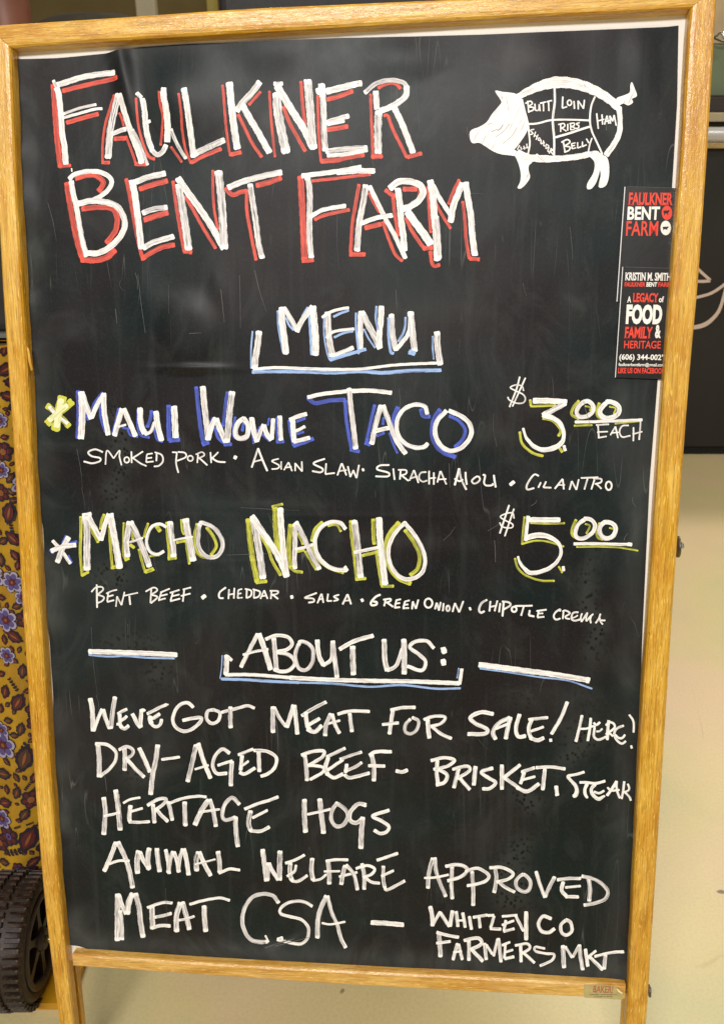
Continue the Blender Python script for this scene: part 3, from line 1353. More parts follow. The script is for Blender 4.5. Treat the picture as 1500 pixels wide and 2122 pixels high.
w44 325,78 335,250 350,420 372,590
y36 402,200 392,330 390,450 410,530
y22 395,510 430,545 492,556
y16 452,265 480,320 492,352
y22 445,402 505,390
y20 508,400 550,470 592,538
g34 435,195 435,330 430,450 435,530
g36 440,182 490,280 545,400 615,535
w22 435,385 500,372 568,350
y30 640,185 585,240 560,330
y22 562,360 600,450 680,520 795,560
y20 675,212 740,205 775,255
w30 808,238 770,192 700,185 630,220 585,300 590,400 640,480 720,530 820,540
w26 800,512 822,545
y26 845,172 855,300 875,450 892,610
y22 880,608 960,600
y28 1012,160 1015,280 1020,350
y24 930,432 1010,412 1052,400
y22 1035,400 1050,500 1075,655
y22 1070,658 1165,658
g46 872,170 890,300 905,450 920,595
w48 1055,150 1062,300 1078,450 1100,648
w24 870,408 950,392 1055,370
y36 1205,185 1130,280 1105,400 1135,520 1200,600 1292,640
y30 1245,240 1310,330 1355,430 1340,530 1282,578
w30 1250,185 1170,270 1125,380 1140,500 1210,590 1290,605 1370,560 1395,470 1370,370 1310,270 1240,185
@ingredient_lettering|thin white ingredients line under the yellow shadowed item
R 90 1030 3.6585
w14 408,662 411,838
w13 368,718 400,685 445,680 457,702 415,738
w13 415,740 462,758 450,785 415,802
w13 497,718 487,790
w12 480,730 520,712 562,702
w12 490,755 535,742
w13 487,794 540,780
w12 562,752 553,830
w12 562,752 596,818
w12 596,818 618,718
w12 612,748 720,724
w14 655,748 662,816
w13 822,698 815,802
w13 778,715 840,685 867,705 820,738
w13 825,740 868,757 818,804
w13 900,718 878,778
w13 890,722 962,692
w12 888,748 945,735
w13 875,782 930,766
w13 985,722 968,782
w13 962,725 1035,702
w12 978,750 1035,737
w13 965,788 1040,768
w13 1072,692 1060,792
w13 1060,700 1122,684
w13 1046,748 1118,730
w28 1203,766 1232,744
R 180 1200 2.5
w10 722,42 690,68 688,95 710,98
w9 738,52 735,102
w9 766,45 763,100
w8 735,80 767,75
w9 786,58 783,98
w8 785,56 806,50
w8 785,76 802,72
w8 783,98 808,95
w9 830,50 828,98
w9 820,50 852,60 850,86 828,98
w9 868,52 866,98
w9 860,52 897,65 890,90 865,98
w9 920,58 900,102
w9 920,58 937,102
w8 907,88 934,85
w9 957,60 954,102
w9 948,60 990,62 985,76 955,82
w9 962,80 992,102
w17 1056,93 1070,90
w10 1192,70 1130,95 1172,100 1176,115 1148,121
w9 1215,75 1195,124
w9 1217,75 1226,122
w8 1200,106 1226,100
w9 1250,75 1245,113
w9 1245,113 1270,112
w9 1307,80 1280,90 1302,105 1278,113
w10 1350,78 1325,130
w10 1351,78 1369,130
w8 1333,112 1367,108
w17 1420,112 1432,106
R 740 1210 2.7778
w13 135,60 105,75 80,105 85,122 110,118 112,104 92,100
w11 165,85 155,127
w11 150,90 190,85 190,98 165,107
w11 170,105 207,131
w11 225,95 216,135
w10 222,94 252,87
w10 218,113 247,109
w11 214,136 247,133
w11 275,100 265,140
w10 275,100 302,94
w10 270,120 294,117
w11 262,140 298,138
w11 315,145 320,100
w11 320,100 338,142
w11 338,142 352,90
w12 O410,110,22,26
w11 447,145 457,108
w11 457,108 470,152
w11 470,152 480,104
w11 497,110 492,156
w12 O522,140,10,15
w11 548,160 562,110
w11 562,110 586,162
w11 586,162 610,98
w19 644,144 654,140
w13 747,90 715,110 700,148 712,165 732,155
w11 766,98 760,157
w11 806,95 790,156
w10 763,132 802,124
w11 822,110 815,162
w12 842,105 835,186
w12 832,100 870,105 880,122 840,147
w12 O902,145,14,15
w11 905,126 1008,124
w11 957,130 942,182
w12 992,150 986,180
w12 986,180 1018,186
w11 1043,155 1036,190
w11 1030,155 1088,147
w10 1037,171 1068,168
w11 1035,192 1075,188
R 1140 1250 12.5
w50 240,210 245,155 140,220 85,310 100,390 160,420 255,390
w46 335,215 325,320 315,405
w46 305,210 380,185 490,235 480,280 385,335
w46 380,330 400,385 500,405
w50 720,230 600,240 555,300 545,400 600,445 680,440 760,415
w40 560,380 640,350 705,310
w48 815,260 785,360 800,480
w48 800,480 870,370 955,240
w48 955,240 920,360 925,465
w48 925,465 1020,350 1105,275
w48 1050,330 1025,420 1045,515
w48 1290,270 1250,390 1165,515
w48 1270,380 1290,460 1350,545
w46 1310,435 1360,445 1415,440
@price_lettering|second price in bold white figures with yellow shadow
R 1000 1030 4.4118
w16 240,72 155,332
w15 284,106 200,357
w12 285,195 275,150 230,145 160,178 210,215 272,248 260,280 180,272 153,232
y18 380,178 368,300 358,435
y18 433,236 600,243 748,238
y18 358,428 430,408 500,398 600,408 740,452
y20 293,556 315,640 370,700 450,740 550,765 655,765
y18 690,632 726,693
w46 402,206 550,208 706,208
w32 414,172 400,280 390,400
w 388,378,46 480,350,50 580,355,46 680,410,34 714,490,28 690,570,30 620,640,36 520,682,38 430,690,40 370,642,32 335,590,25 320,540,22
w26 732,632 738,675
y26 852,203 815,290 820,350 882,387
y18 933,244 975,265 943,334
w36 935,200 870,250 843,330 870,375 930,372 1000,322 1022,255 985,205 920,195
y22 1067,235 1035,300 1050,370 1097,388
y16 1153,280 1207,298 1200,340 1150,367
w40 1105,235 1063,290 1080,350 1130,378 1190,352 1212,290 1180,240 1098,232
w28 828,427 1000,425 1200,430 1362,433
w34 1320,430 1360,433
y16 853,455 1050,452 1250,462 1418,490
@heading_lettering|white ABOUT US heading in a bracket between two white dashes
R 170 1300 3.3333
l13 48,190 180,201 300,197 450,208 642,213
w34 48,166 300,173 500,180 662,188
l8 970,192 965,280 955,354
l20 963,355 1150,362 1350,375 1500,380
w34 1000,190 1000,260 995,328
w22 1000,195 1038,228
w24 990,326 1150,325 1300,335 1500,352
w28 1215,42 1160,150 1098,275
w36 1222,42 1255,130 1305,292
w18 1112,188 1200,165 1288,150
g32 1325,72 1335,180 1345,300
w24 1268,82 1340,55 1420,65 1452,110 1420,150 1345,168
w26 1345,170 1430,190 1472,240 1440,290 1380,305 1325,288
R 600 1300 2.3077
g18 48,76 28,130 42,190 78,203 110,165 110,100 75,70 45,74
w22 133,58 140,130 163,182
w18 160,182 200,150 205,75
g22 207,62 215,140 228,240
w20 238,104 310,65 402,38
g26 302,88 303,150 306,227
g24 452,55 455,150 467,208
w18 465,206 510,180 540,100
g26 546,55 548,140 548,223
w17 690,100 655,65 600,68 575,95 620,130 650,165 630,205 562,184
w32 726,112 748,106
w30 724,168 746,163
w20 0,240 200,250 400,255 600,258 812,266
w16 823,196 812,272
l7 808,193 800,242
l10 0,262 200,268 380,283 540,275 700,292 817,290
w26 903,176 1100,203 1250,223 1432,252
w28 1418,250 1432,254
l8 908,195 1050,215 1200,238 1330,255 1445,293
@body_lettering|first white body line on meat for sale, with small squeezed last word
R 170 1440 3.8462
w38 68,25 85,120 92,288
w28 95,288 130,190 165,110
w32 172,112 190,180 225,268
g36 268,12 250,120 232,268
R 235 1455 12.5
w95 175,290 180,420 185,560 240,660
w78 120,300 240,230 370,170
w80 190,480 280,430 365,350
w75 95,565 180,560
w95 190,620 280,680 340,660 415,595
w100 500,290 570,420 640,560 720,650
w105 715,650 720,460 735,250 745,180
w65 740,190 800,195 828,230
w80 880,300 1060,210 1230,120 1400,50
w40 1340,95 1440,45
w115 965,350 960,450 1010,560
w95 960,430 1080,390 1215,290
w85 960,500 1040,600 1140,625 1230,560 1260,430
R 170 1440 3.8462
w28 892,97 840,58 770,88 730,170 740,240 800,285 870,275 940,220 955,182 905,180 805,200
w26 1060,115 1005,128 998,190 1040,226 1090,200 1100,140 1045,112
w24 1112,137 1220,110 1320,85 1378,105
g34 1185,92 1185,180 1187,262
R 540 1440 3.75
g36 98,88 97,200 98,292
w26 105,92 150,180 200,245
w34 258,76 230,170 203,252
w32 265,78 275,180 287,305
g26 318,162 400,110 512,52
w32 352,130 362,230 385,270
w28 368,235 462,180
w32 360,262 420,285 478,235
g32 548,142 510,230 502,318
w28 555,145 580,230 615,298
w20 498,230 618,198
w26 598,148 700,125 848,128
g30 692,140 700,210 710,287
w30 1030,108 1015,200 1000,305
w26 1008,118 1100,98 1203,95
w24 943,230 1073,216
g26 1165,185 1125,230 1125,285 1170,300 1215,262 1225,200 1175,172
w32 1298,185 1300,250 1310,335
w24 1266,190 1340,165 1425,165 1430,190 1390,225 1320,242
w26 1325,238 1400,300 1483,338
R 880 1440 3.2609
w27 463,128 380,115 308,150 340,190 420,230 400,262 288,262
g28 575,152 500,190 460,250 478,300
w28 578,148 560,220 545,298
w18 475,228 562,195
w26 640,128 615,220 630,280 682,276
w20 698,165 832,152
w26 722,160 700,230 715,290
w18 715,245 802,215
w26 708,288 760,306 805,288
w24 962,45 920,150 853,265
w20 848,295 850,315
R 1170 1470 9.375
w58 330,110 280,350 210,625
w55 500,165 475,400 440,610
w40 300,375 420,370 540,325 590,345
w48 555,255 610,300 680,245
w50 575,350 560,440 565,530 640,585 760,545 800,525
w38 605,425 670,420 725,370
w58 850,210 835,330 820,590
w44 790,310 860,250 940,270 965,340 900,410 790,480
w40 800,480 870,470 930,520
w44 1140,310 1020,360 960,440 970,540 1040,630 1110,660 1180,610
w44 975,490 1040,550 1110,550 1165,485
w40 1240,95 1310,190 1330,300 1325,440
w42 1280,695 1295,755
@body_lettering|second white body line, starting with large DRY and a dash
R 170 1440 3.8462
g38 128,385 140,500 140,655
w26 108,388 200,395 270,450 270,520 220,590 145,650
g34 340,412 345,500 342,602
w26 296,437 360,410 410,440 400,480 350,507
w30 365,515 430,590 500,655
w34 458,420 500,510 545,615
g38 607,395 590,520 565,640 550,795
w22 635,514 782,494
g36 912,395 880,540 843,692
w34 928,382 970,520 1028,665
w18 900,592 1012,558
w28 1180,465 1120,430 1060,490 1045,570 1080,625 1160,622
w22 1082,560 1200,522
g34 1197,525 1190,620 1188,725
g24 1245,477 1368,430
w30 1278,480 1265,600
w20 1262,575 1330,525
w28 1255,615 1300,628 1382,580
g32 1408,440 1415,612
R 540 1440 3.75
w26 -52,430 50,438 122,485 112,560 60,610 2,632
g32 343,465 355,560 362,667
w26 316,467 400,440 490,435 482,480 420,520 368,552
w24 375,545 480,560 482,600 383,658
g26 512,482 600,440 658,412
w32 527,485 505,560 522,622
w24 520,585 600,530 642,502
w28 515,612 570,642 642,612
g24 615,500 700,470 788,442
w28 670,535 660,605
w24 665,588 740,555 788,522
w26 648,618 700,642 848,605
g34 862,460 880,560 880,668
w28 843,468 900,440 1018,440
w26 836,548 968,552
w28 1050,588 1100,597 1143,580
R 880 1440 3.2609
w26 85,438 80,520 90,605
w22 40,442 130,422 200,440 150,480 58,502
w24 90,498 150,540 130,590 75,607
w26 232,485 195,628
w22 186,502 280,480 302,510 218,565
w24 235,560 305,640
w28 342,480 330,610
w24 460,492 382,520 430,560 477,590 440,630 388,633
w28 520,470 520,638
w24 645,470 530,560
w24 535,558 635,628
w22 742,490 650,520
w24 672,520 645,600
w18 650,575 745,550
w26 618,622 690,650 772,598
w22 748,490 850,485 948,498
g26 810,498 795,642
w26 885,612 893,680
R 1170 1470 9.375
w 375,1210,55 200,1260,50 60,1290,60 110,1370,60 200,1470,70 230,1580,80 200,1660,85 150,1680,60
w52 280,1410 430,1415 600,1430 780,1385
w 430,1440,70 385,1540,65 390,1640,60 435,1715,50
w 590,1440,70 510,1540,65 540,1650,70 650,1730,70 770,1670,45
w45 560,1590 660,1620 760,1570
w55 1000,1385 920,1520 810,1670
w48 1000,1385 1000,1520 1030,1640 1065,1715
w40 820,1510 900,1570 1055,1555
w45 1145,1385 1125,1560 1095,1730
w40 1210,1430 1240,1510 1210,1570 1110,1605
w42 1150,1590 1240,1680 1275,1760
@body_lettering|third white body line on hogs, with two long descenders
R 190 1630 4.0541
g40 106,85 120,200 115,300 108,400
g42 205,25 225,150 235,260 243,365
w22 108,243 180,230 242,213
w20 268,137 330,105 412,90
w36 330,155 320,250 325,295
w22 335,207 432,180
w24 315,295 400,298 492,292
g34 518,145 525,220 530,305
w28 470,158 560,105 628,103 600,150 540,192
w30 545,188 590,240 645,293
g32 643,122 665,200 680,283
w24 655,138 760,100 880,80 968,85
g38 783,125 785,220 790,330
g42 988,108 930,190 868,322
g36 992,103 1020,190 1047,335
w20 898,215 1078,188
g32 1245,150 1182,92 1120,150 1100,240 1130,278 1212,255
g38 1210,250 1215,380 1230,505
w26 1285,188 1400,140 1500,112
w26 1480,118 1570,83
g38 1337,198 1320,300 1340,372
w24 1350,262 1480,195
w28 1330,368 1420,372 1498,335
R 520 1630 4.4118
g44 490,113 490,260 500,418
g46 630,108 645,260 665,428
w24 515,252 620,230 730,203
g36 795,142 745,210 735,300 780,360 840,350 882,290 880,230 830,180 788,152
g38 1055,168 980,158 910,230 905,300 960,330 1020,290
g46 1022,275 1010,420 1005,565
w32 1265,213 1115,265 1190,310 1258,360 1240,410 1180,425 1125,395
@body_lettering|fourth white body line on animal welfare, in narrow capitals
R 190 1630 4.0541
w36 208,462 170,570 110,708
g40 222,460 280,580 320,700 340,800 350,850
w22 148,647 230,620 322,620
g44 398,535 385,630 390,728
w34 410,545 440,620 492,695
g42 487,512 475,600 482,690
g38 550,515 560,610 575,715
w32 625,525 645,630 655,730
g36 690,542 660,620 648,725
w34 692,545 720,620 735,718
g32 768,518 740,620 730,715
w36 778,518 800,620 817,742
g42 900,545 880,620 886,707
w36 905,545 950,650 1003,748
w16 870,652 960,630 1043,608
g38 1063,540 1075,620 1080,725
w24 1070,727 1160,690 1248,700
R 520 1630 4.4118
g44 108,570 125,700 145,862
g42 150,858 160,692
w36 165,695 200,770 252,850
g46 268,585 265,700 262,855
w26 315,698 420,660 493,620
g40 360,690 360,800 378,855
w24 330,818 400,770 415,712
w28 368,855 430,862 518,808
g40 562,650 555,760 570,855
w22 565,857 640,840 690,798
g40 705,665 715,780 718,890
w26 685,678 780,665 890,667
w20 668,772 815,770
g38 862,715 840,800 825,893
g34 868,712 940,800 975,942
w24 805,822 900,800 972,782
g34 1015,700 1035,820 1035,940
w26 958,748 1060,720 1130,750 1100,800 1025,828
w28 1035,822 1100,870 1178,882
w28 1150,672 1250,640 1343,608
g32 1210,722 1210,850 1225,925
w24 1190,818 1305,765
w28 1222,925 1255,938 1408,858
@body_lettering|last white body line with a very large CSA and dash
R 210 1830 4.2857
g50 152,92 147,250 147,508
g38 170,240 183,370 188,500
w36 160,105 190,200 225,275
w50 285,90 250,160 232,275
g46 305,88 340,220 350,330 375,478
w26 410,217 500,185 560,170 635,175
g46 453,195 455,300 460,405
w28 475,302 560,285 628,265
w30 450,398 530,375 618,378
g46 705,170 670,290 672,430
g42 722,165 755,280 785,412
w22 688,328 760,315 830,292
w25 785,188 900,155 1050,130 1143,153
g44 915,198 918,300 930,430
R 0 0 1
g8 578,1871 566,1856 545,1852 522,1860 506,1885 503,1915 515,1942 533,1951 555,1951
w4 550,1938 557,1952
R 540 1830 4.4118
w28 475,210 400,170 310,165 230,190 180,240 190,280 270,305 370,330 430,390 440,460 410,530 350,555 260,540 150,515
w34 155,515 205,500
g42 605,112 550,230 525,340 520,502
g34 612,115 650,260 700,370 735,500 780,588
w20 560,360 640,372 775,348
w44 1008,355 1150,362 1308,377
@body_lettering|two words ending the fourth body line, slanting down to the right
R 860 1760 3.3333
g28 122,58 95,160 88,268
g26 135,55 150,170 212,325
w16 62,196 140,192 232,173
g26 255,115 250,230 256,342
w24 207,116 300,105 360,135 320,185 222,216
g26 392,150 400,270 400,388
w22 345,152 430,130 505,175 490,215 420,240 357,250
g26 550,122 560,200 545,300
w22 512,126 600,125 675,165 640,205 560,225
w23 570,218 620,260 688,295
g24 748,172 700,210 700,260 750,292 790,270 790,210 742,172
w24 833,150 860,240 895,333
g26 895,328 930,250 963,188
w22 978,210 1060,200 1143,200
w26 1022,222 1010,280 1042,322
w18 1035,262 1142,252
w23 1035,325 1128,327
g28 1193,185 1205,270 1200,358
g24 1147,183 1250,210 1325,280 1310,340 1240,370 1162,384
@body_lettering|two small stacked white lines in the bottom right corner of the sheet
R 860 1760 3.3333
w28 103,390 118,460 120,528
w20 120,522 172,428
w24 170,430 237,532
w26 258,420 240,532
w23 283,425 295,533
w23 328,435 345,538
w14 288,490 338,488
w22 373,460 388,552
w20 398,468 500,452
w20 440,465 448,542
w20 500,455 545,455
w20 545,458 520,540
w22 515,545 592,550
w18 598,462 705,452
w20 625,488 612,562
w17 598,522 682,490
w20 608,566 684,546
w20 692,455 748,565
w28 765,428 765,625
w25 940,478 882,460 850,510 870,562 920,572 963,545
w23 1042,485 1005,520 1010,572 1045,590 1080,560 1072,505 1036,480
g30 163,568 170,650 175,738
w22 148,570 220,590 302,605
w20 146,645 245,633
w22 292,645 260,758
w22 298,650 325,757
w15 262,707 322,700
g26 370,622 370,762
w24 335,627 430,610 457,650 378,692
w24 388,688 468,768
g24 478,645 490,758
w18 490,655 532,722
w20 570,615 540,735
g24 575,612 592,773
w17 598,662 655,638
w18 622,655 615,750
w17 618,708 675,692
w20 615,752 683,738
w22 727,655 730,773
w19 688,663 770,650 790,680 738,717
w20 748,714 823,778
w17 895,683 830,672 830,700 900,716 957,722 940,762 858,797
g30 1018,660 1025,810
w18 1035,668 1082,745
w20 1132,658 1085,742
g26 1132,655 1140,740 1155,825
w24 1173,685 1190,803
w18 1248,697 1190,742
w24 1200,738 1292,823
w19 1235,737 1350,710 1438,700
g26 1312,722 1300,818
@pig_drawing|white painted pig side view marked off into named meat cuts
R 960 150 4.0541
P w 265,155 330,165 400,172 445,185 490,225 508,300 520,380 543,440 535,490 495,560 440,635 425,648 460,668 500,690 560,705 575,755 550,780 545,820 558,880 530,930 485,975 452,970 475,920 480,850 465,780 440,720 420,702 320,690 250,665 180,620 130,592 80,597 58,570 52,510 75,480 130,460 195,418 240,350 300,280 318,250 300,215
P w 1060,668 1120,660 1160,690 1205,718 1222,800 1215,900 1185,960 1132,962 1150,870 1143,820 1135,862 1110,930 1072,978 1036,978 1040,930 1085,855 1100,790 1090,740 1050,700
P w 1280,222 1345,195 1393,170 1397,110 1410,86 1430,130 1453,200 1412,225 1420,255 1380,280 1340,264 1298,278
w 455,205,46 560,152,66 660,112,80 770,88,95 880,90,92 1000,115,88 1120,165,80 1230,235,72 1295,300,60
w 1300,290,50 1312,400,42 1307,500,46 1270,590,46 1192,700,50
w 450,672,60 540,715,58 680,727,60 800,725,50 950,710,50 1068,685,48
g18 610,688 690,752
w18 762,112 765,250 748,400 760,560 758,698
w14 490,225 515,330 540,430 550,520 556,600 540,692
w16 535,435 620,430 740,402 900,400 1058,405
w15 1102,205 1070,290 1060,400 1075,490 1110,570 1165,690
w18 770,547 880,515 1000,475 1065,455
w12 1077,552 1060,600 1043,680
s8 232,500 285,478
s11 285,492 312,470 332,440
s6 268,545 330,500 390,430
s5 200,440 240,425
s6 330,600 400,540 450,460
s8 320,195 322,225
s5 360,210 380,330
s5 1010,100 1025,125
w13 537,240 547,340
w12 518,262 560,243 577,265 545,287
w12 545,290 587,298 580,320 545,332
w12 598,265 602,320
w11 602,320 628,318 634,270
w11 636,272 642,328
w12 640,262 690,250
w12 668,258 671,328
w12 695,250 742,238
w12 713,250 716,326
w13 832,205 828,302
w13 828,302 868,290
w12 O888,257,17,22
w13 925,242 930,308
w12 962,312 960,240
w12 960,240 1005,305
w12 1005,308 1014,232
w13 1116,346 1130,474
w12 1160,355 1166,440
w11 1118,412 1180,395
w12 1202,366 1182,440
w12 1203,366 1218,432
w10 1186,416 1224,405
w12 1232,432 1226,366
w12 1226,366 1250,412
w12 1250,412 1262,360
w12 1262,360 1280,450
w11 814,438 814,502
w11 793,440 840,432 847,455 815,472
w11 825,470 862,496
w11 873,434 873,492
w11 897,432 897,482
w11 888,432 927,428 925,450 898,456
w11 898,456 932,466 925,480 895,484
w11 974,424 945,434 968,450 960,470 938,473
w10 592,480 560,488 582,515 556,525
w10 604,500 590,545
w10 624,525 608,568
w8 597,530 616,542
w9 O634,562,8,11
w9 650,565 650,600 668,590 670,572
w9 678,585 672,615 690,618
w9 694,605 690,642
w9 690,602 715,620 692,642
w9 718,628 706,662 722,668
w10 735,636 718,682
w9 730,640 750,652 728,662
w10 728,662 752,692
w13 837,585 852,675
w12 820,588 870,565 892,588 845,620
w12 850,620 892,628 885,655 850,670
w12 906,600 910,642
w10 905,600 938,592
w10 907,620 934,614
w10 910,642 944,634
w11 957,588 957,636
w11 957,636 988,624
w11 997,582 997,625
w11 997,625 1032,608
w11 1030,558 1052,595
w9 450,650 470,612
w9 478,625 488,650
w9 505,618 512,648
w9 530,600 533,640
w8 498,640 548,630
"""
parse(STROKES)

# long faint chalk ghosts and scratches left on the vinyl
gi = Ink()
sr = random.Random(11)
marks = [(287, 570, 302, 690, 1.0), (240, 640, 243, 670, .9), (281, 565, 286, 600, .7), (350, 590, 352, 650, .6), (459, 600, 466, 668, 1.1),
         (497, 570, 499, 680, .7), (528, 560, 552, 645, .8), (395, 691, 420, 690, .9), (170, 1010, 178, 1055, .6), (160, 930, 172, 1010, .6),
         (500, 1052, 620, 1058, .7), (470, 1150, 600, 1146, .7), (190, 1300, 203, 1440, .8), (200, 1440, 206, 1470, .8), (216, 1600, 222, 1640, .8),
         (550, 1963, 610, 1945, 2.6), (1100, 1048, 1112, 1036, 1.3), (918, 1120, 942, 1092, .7), (1010, 1100, 1040, 1082, .8),
         (1024, 1120, 1026, 1165, 1.3), (1292, 1120, 1300, 1105, 1.2), (1310, 1030, 1316, 1050, 1.0), (930, 960, 932, 1010, .7), (700, 420, 702, 560, .5),
         (1255, 270, 1262, 240, 1.2), (990, 1530, 1010, 1552, .6), (960, 400, 1000, 402, .6), (560, 1320, 562, 1370, .5), (1210, 840, 1222, 880, .9),
         (100, 420, 118, 500, .6), (820, 600, 822, 640, .6), (1180, 470, 1186, 540, .6), (440, 300, 446, 330, .6), (570, 1960, 640, 1942, 1.4)]
for x0_, y0_, x1_, y1_, wd_ in marks:
    mx = (x0_ + x1_) / 2 + sr.uniform(-3, 3)
    gi.stroke([(x0_, y0_, wd_), (mx, (y0_ + y1_) / 2, wd_), (x1_, y1_, wd_ * .6)], 'k', .1)
for _ in range(22):
    x_, y_ = sr.uniform(110, 1300), sr.uniform(140, 1930)
    if not lerp_tab(L_IN, y_) + 40 < x_ < lerp_tab(R_IN, y_) - 40:
        continue
    l_ = sr.uniform(15, 80)
    gi.stroke([(x_, y_, .6), (x_ + sr.uniform(-2, 4), y_ + l_ / 2, .55), (x_ + sr.uniform(-2, 8), y_ + l_, .4)], 'k', .2)
g = gi.build('scratches', 'faint pale scratches worn into the vinyl', black)
g['kind'] = 'stuff'


# ------------------------------------------------------------------ printed text
def text_shape(body, fatten=0.0, shear=0.0):
    cu = bpy.data.curves.new('t', 'FONT')
    cu.body = body; cu.size = 1; cu.offset = fatten; cu.shear = shear
    cu.resolution_u = 3
    ob = bpy.data.objects.new('t', cu)
    col.objects.link(ob)
    dg = bpy.context.evaluated_depsgraph_get()
    me = bpy.data.meshes.new_from_object(ob.evaluated_get(dg))
    vs = [v.co.copy() for v in me.vertices]
    fs = [tuple(p.vertices) for p in me.polygons]
    bpy.data.objects.remove(ob); bpy.data.curves.remove(cu); bpy.data.meshes.remove(me)
    return vs, fs


def place_text(body, tl, tr, bl, fn, fatten=0.0, serif=False):
    """fit the word's bounding box to a px parallelogram; fn maps px to a point"""
    vs, fs = text_shape(body, fatten)
    x0_, x1_ = min(v.x for v in vs), max(v.x for v in vs)
    y0_, y1_ = min(v.y for v in vs), max(v.y for v in vs)
    out = []
    for v in vs:
        a = (v.x - x0_) / (x1_ - x0_); b = (y1_ - v.y) / (y1_ - y0_)
        out.append(fn(tl[0] + (tr[0] - tl[0]) * a + (bl[0] - tl[0]) * b, tl[1] + (tr[1] - tl[1]) * a + (bl[1] - tl[1]) * b))
    return out, fs


def merge(name, parts, material, parent, label=None):
    if len(parts) > 1 and name in ('red_print', 'white_print', 'black_print'):
        for q in parts:
            merge(name, [q], material, parent)
        return
    V_, F_ = [], []
    for vs, fs in parts:
        n0 = len(V_)
        V_ += vs; F_ += [tuple(n0 + k for k in f) for f in fs]
    o = mesh_obj(name, V_, F_, material, parent)
    if label:
        o['label'] = label
    return o


def disc(cx, cy, rx, ry, fn, n=28):
    return [fn(cx + rx * math.cos(2 * math.pi * k / n), cy + ry * math.sin(2 * math.pi * k / n)) for k in range(n)], [tuple(range(n))]


def slab_text(body, tl, tr, bl, fn, fatten=.02, bar=.13):
    """western style: bold letters with slab bars added at head and foot of the stems"""
    vs, fs = text_shape(body, fatten)
    x0_, x1_ = min(v.x for v in vs), max(v.x for v in vs)
    y0_, y1_ = min(v.y for v in vs), max(v.y for v in vs)
    V_, F_ = [v.copy() for v in vs], list(fs)
    # find stems: runs of vertices near the baseline and near the cap line
    for yy, sgn in ((y0_, 1), (y1_, -1)):
        xs = sorted(v.x for v in vs if abs(v.y - yy) < .05)
        runs = []
        for x in xs:
            if runs and x - runs[-1][1] < .17:
                runs[-1][1] = x
            else:
                runs.append([x, x])
        for a, b in runs:
            if b - a < .02:
                continue
            k = len(V_)
            ya, yb = yy, yy + sgn * bar * .55
            V_ += [Vector((a - .045, ya, 0)), Vector((b + .045, ya, 0)), Vector((b + .045, yb, 0)), Vector((a - .045, yb, 0))]
            F_.append((k, k + 1, k + 2, k + 3))
    out = []
    for v in V_:
        a = (v.x - x0_) / (x1_ - x0_); b = (y1_ - v.y) / (y1_ - y0_)
        out.append(fn(tl[0] + (tr[0] - tl[0]) * a + (bl[0] - tl[0]) * b, tl[1] + (tr[1] - tl[1]) * a + (bl[1] - tl[1]) * b))
    return out, F_


# ------------------------------------------------------------------ two cards tucked under the right rail
def slab_poly(name, px, z0, th, material, parent, edge=None):
    n_ = len(px)
    top = [B(x, y, z0 + th) for x, y in px]
    bot = [B(x, y, z0) for x, y in px]
    fs = [tuple(range(n_)), tuple(reversed(range(n_, 2 * n_)))] + [(k, n_ + k, n_ + (k + 1) % n_, (k + 1) % n_) for k in range(n_)]
    o = mesh_obj(name, top + bot, fs, [material, edge or material], parent, fm=[0, 0] + [1] * n_)
    return o


def card(z0, corners, label, edge_px):
    org = B(*corners[3], z0)
    t = thing('business_card', org, label, 'business card', 'cards tucked under the right rail')
    slab_poly('card', corners, z0, .0005, CARDM, t, CARDE)
    # bright bevelled left edge of the card stock
    slab_poly('card_edge', edge_px, z0 + .0002, .0004, CARDE, t)
    return t


ZC1, ZC2 = ZS + .0016, ZS + .0030
c1 = card(ZC1, [(1294, 387), (1404, 390), (1388, 629), (1277, 625)],
          'black card with red and white title and two round animal badges, half covered',
          [(1293.2, 387), (1295, 387), (1278.4, 625), (1276.6, 625)])
f1 = lambda x, y: B(x, y, ZC1 + .00062)
f1b = lambda x, y: B(x, y, ZC1 + .00070)
merge('red_print', [slab_text('FAULKNER', (1303, 399), (1393.5, 399.5), (1301.5, 425), f1, .03),
                    place_text('FARM', (1297.6, 458), (1363.5, 458), (1296, 488.5), f1, .012),
                    disc(1381, 441, 10.8, 14.8, f1)], PRINTR, c1)
merge('white_print', [place_text('BENT', (1300.2, 428), (1367, 428), (1298.5, 455.5), f1, .03),
                      disc(1378.6, 472.3, 10.8, 15, f1)], PRINTW, c1)


def animal(cx, cy, sx, sy, legs):
    pts = [(-1, -.45), (-.55, -.62), (.45, -.6), (.75, -.8), (1.05, -.5), (.85, -.2), (.6, .05), (.55, .35), (.5, .95 if legs else .7), (.33, .95 if legs else .7),
           (.25, .38), (-.1, .42), (-.45, .36), (-.55, .95 if legs else .75), (-.75, .95 if legs else .75), (-.8, .2), (-.95, -.1)]
    return [f1b(cx + x * sx, cy + y * sy) for x, y in pts]


av = [animal(1380, 440, 6.6, 6.4, 1), animal(1378.2, 473, 6.4, 5.4, 0)]
merge('black_print', [(av[0], [tuple(range(17))]), (av[1], [tuple(range(17))])], CARDM, c1)
SCUF = plain('scuffed_card_edge', (.10, .09, .085), .7)
merge('worn_edge', [([B(a, b, ZC1 + .0006) for a, b in ((1298, 386.6), (1390, 389.6), (1390, 388.9), (1298, 385.9))], [(0, 1, 2, 3)])], SCUF, c1)

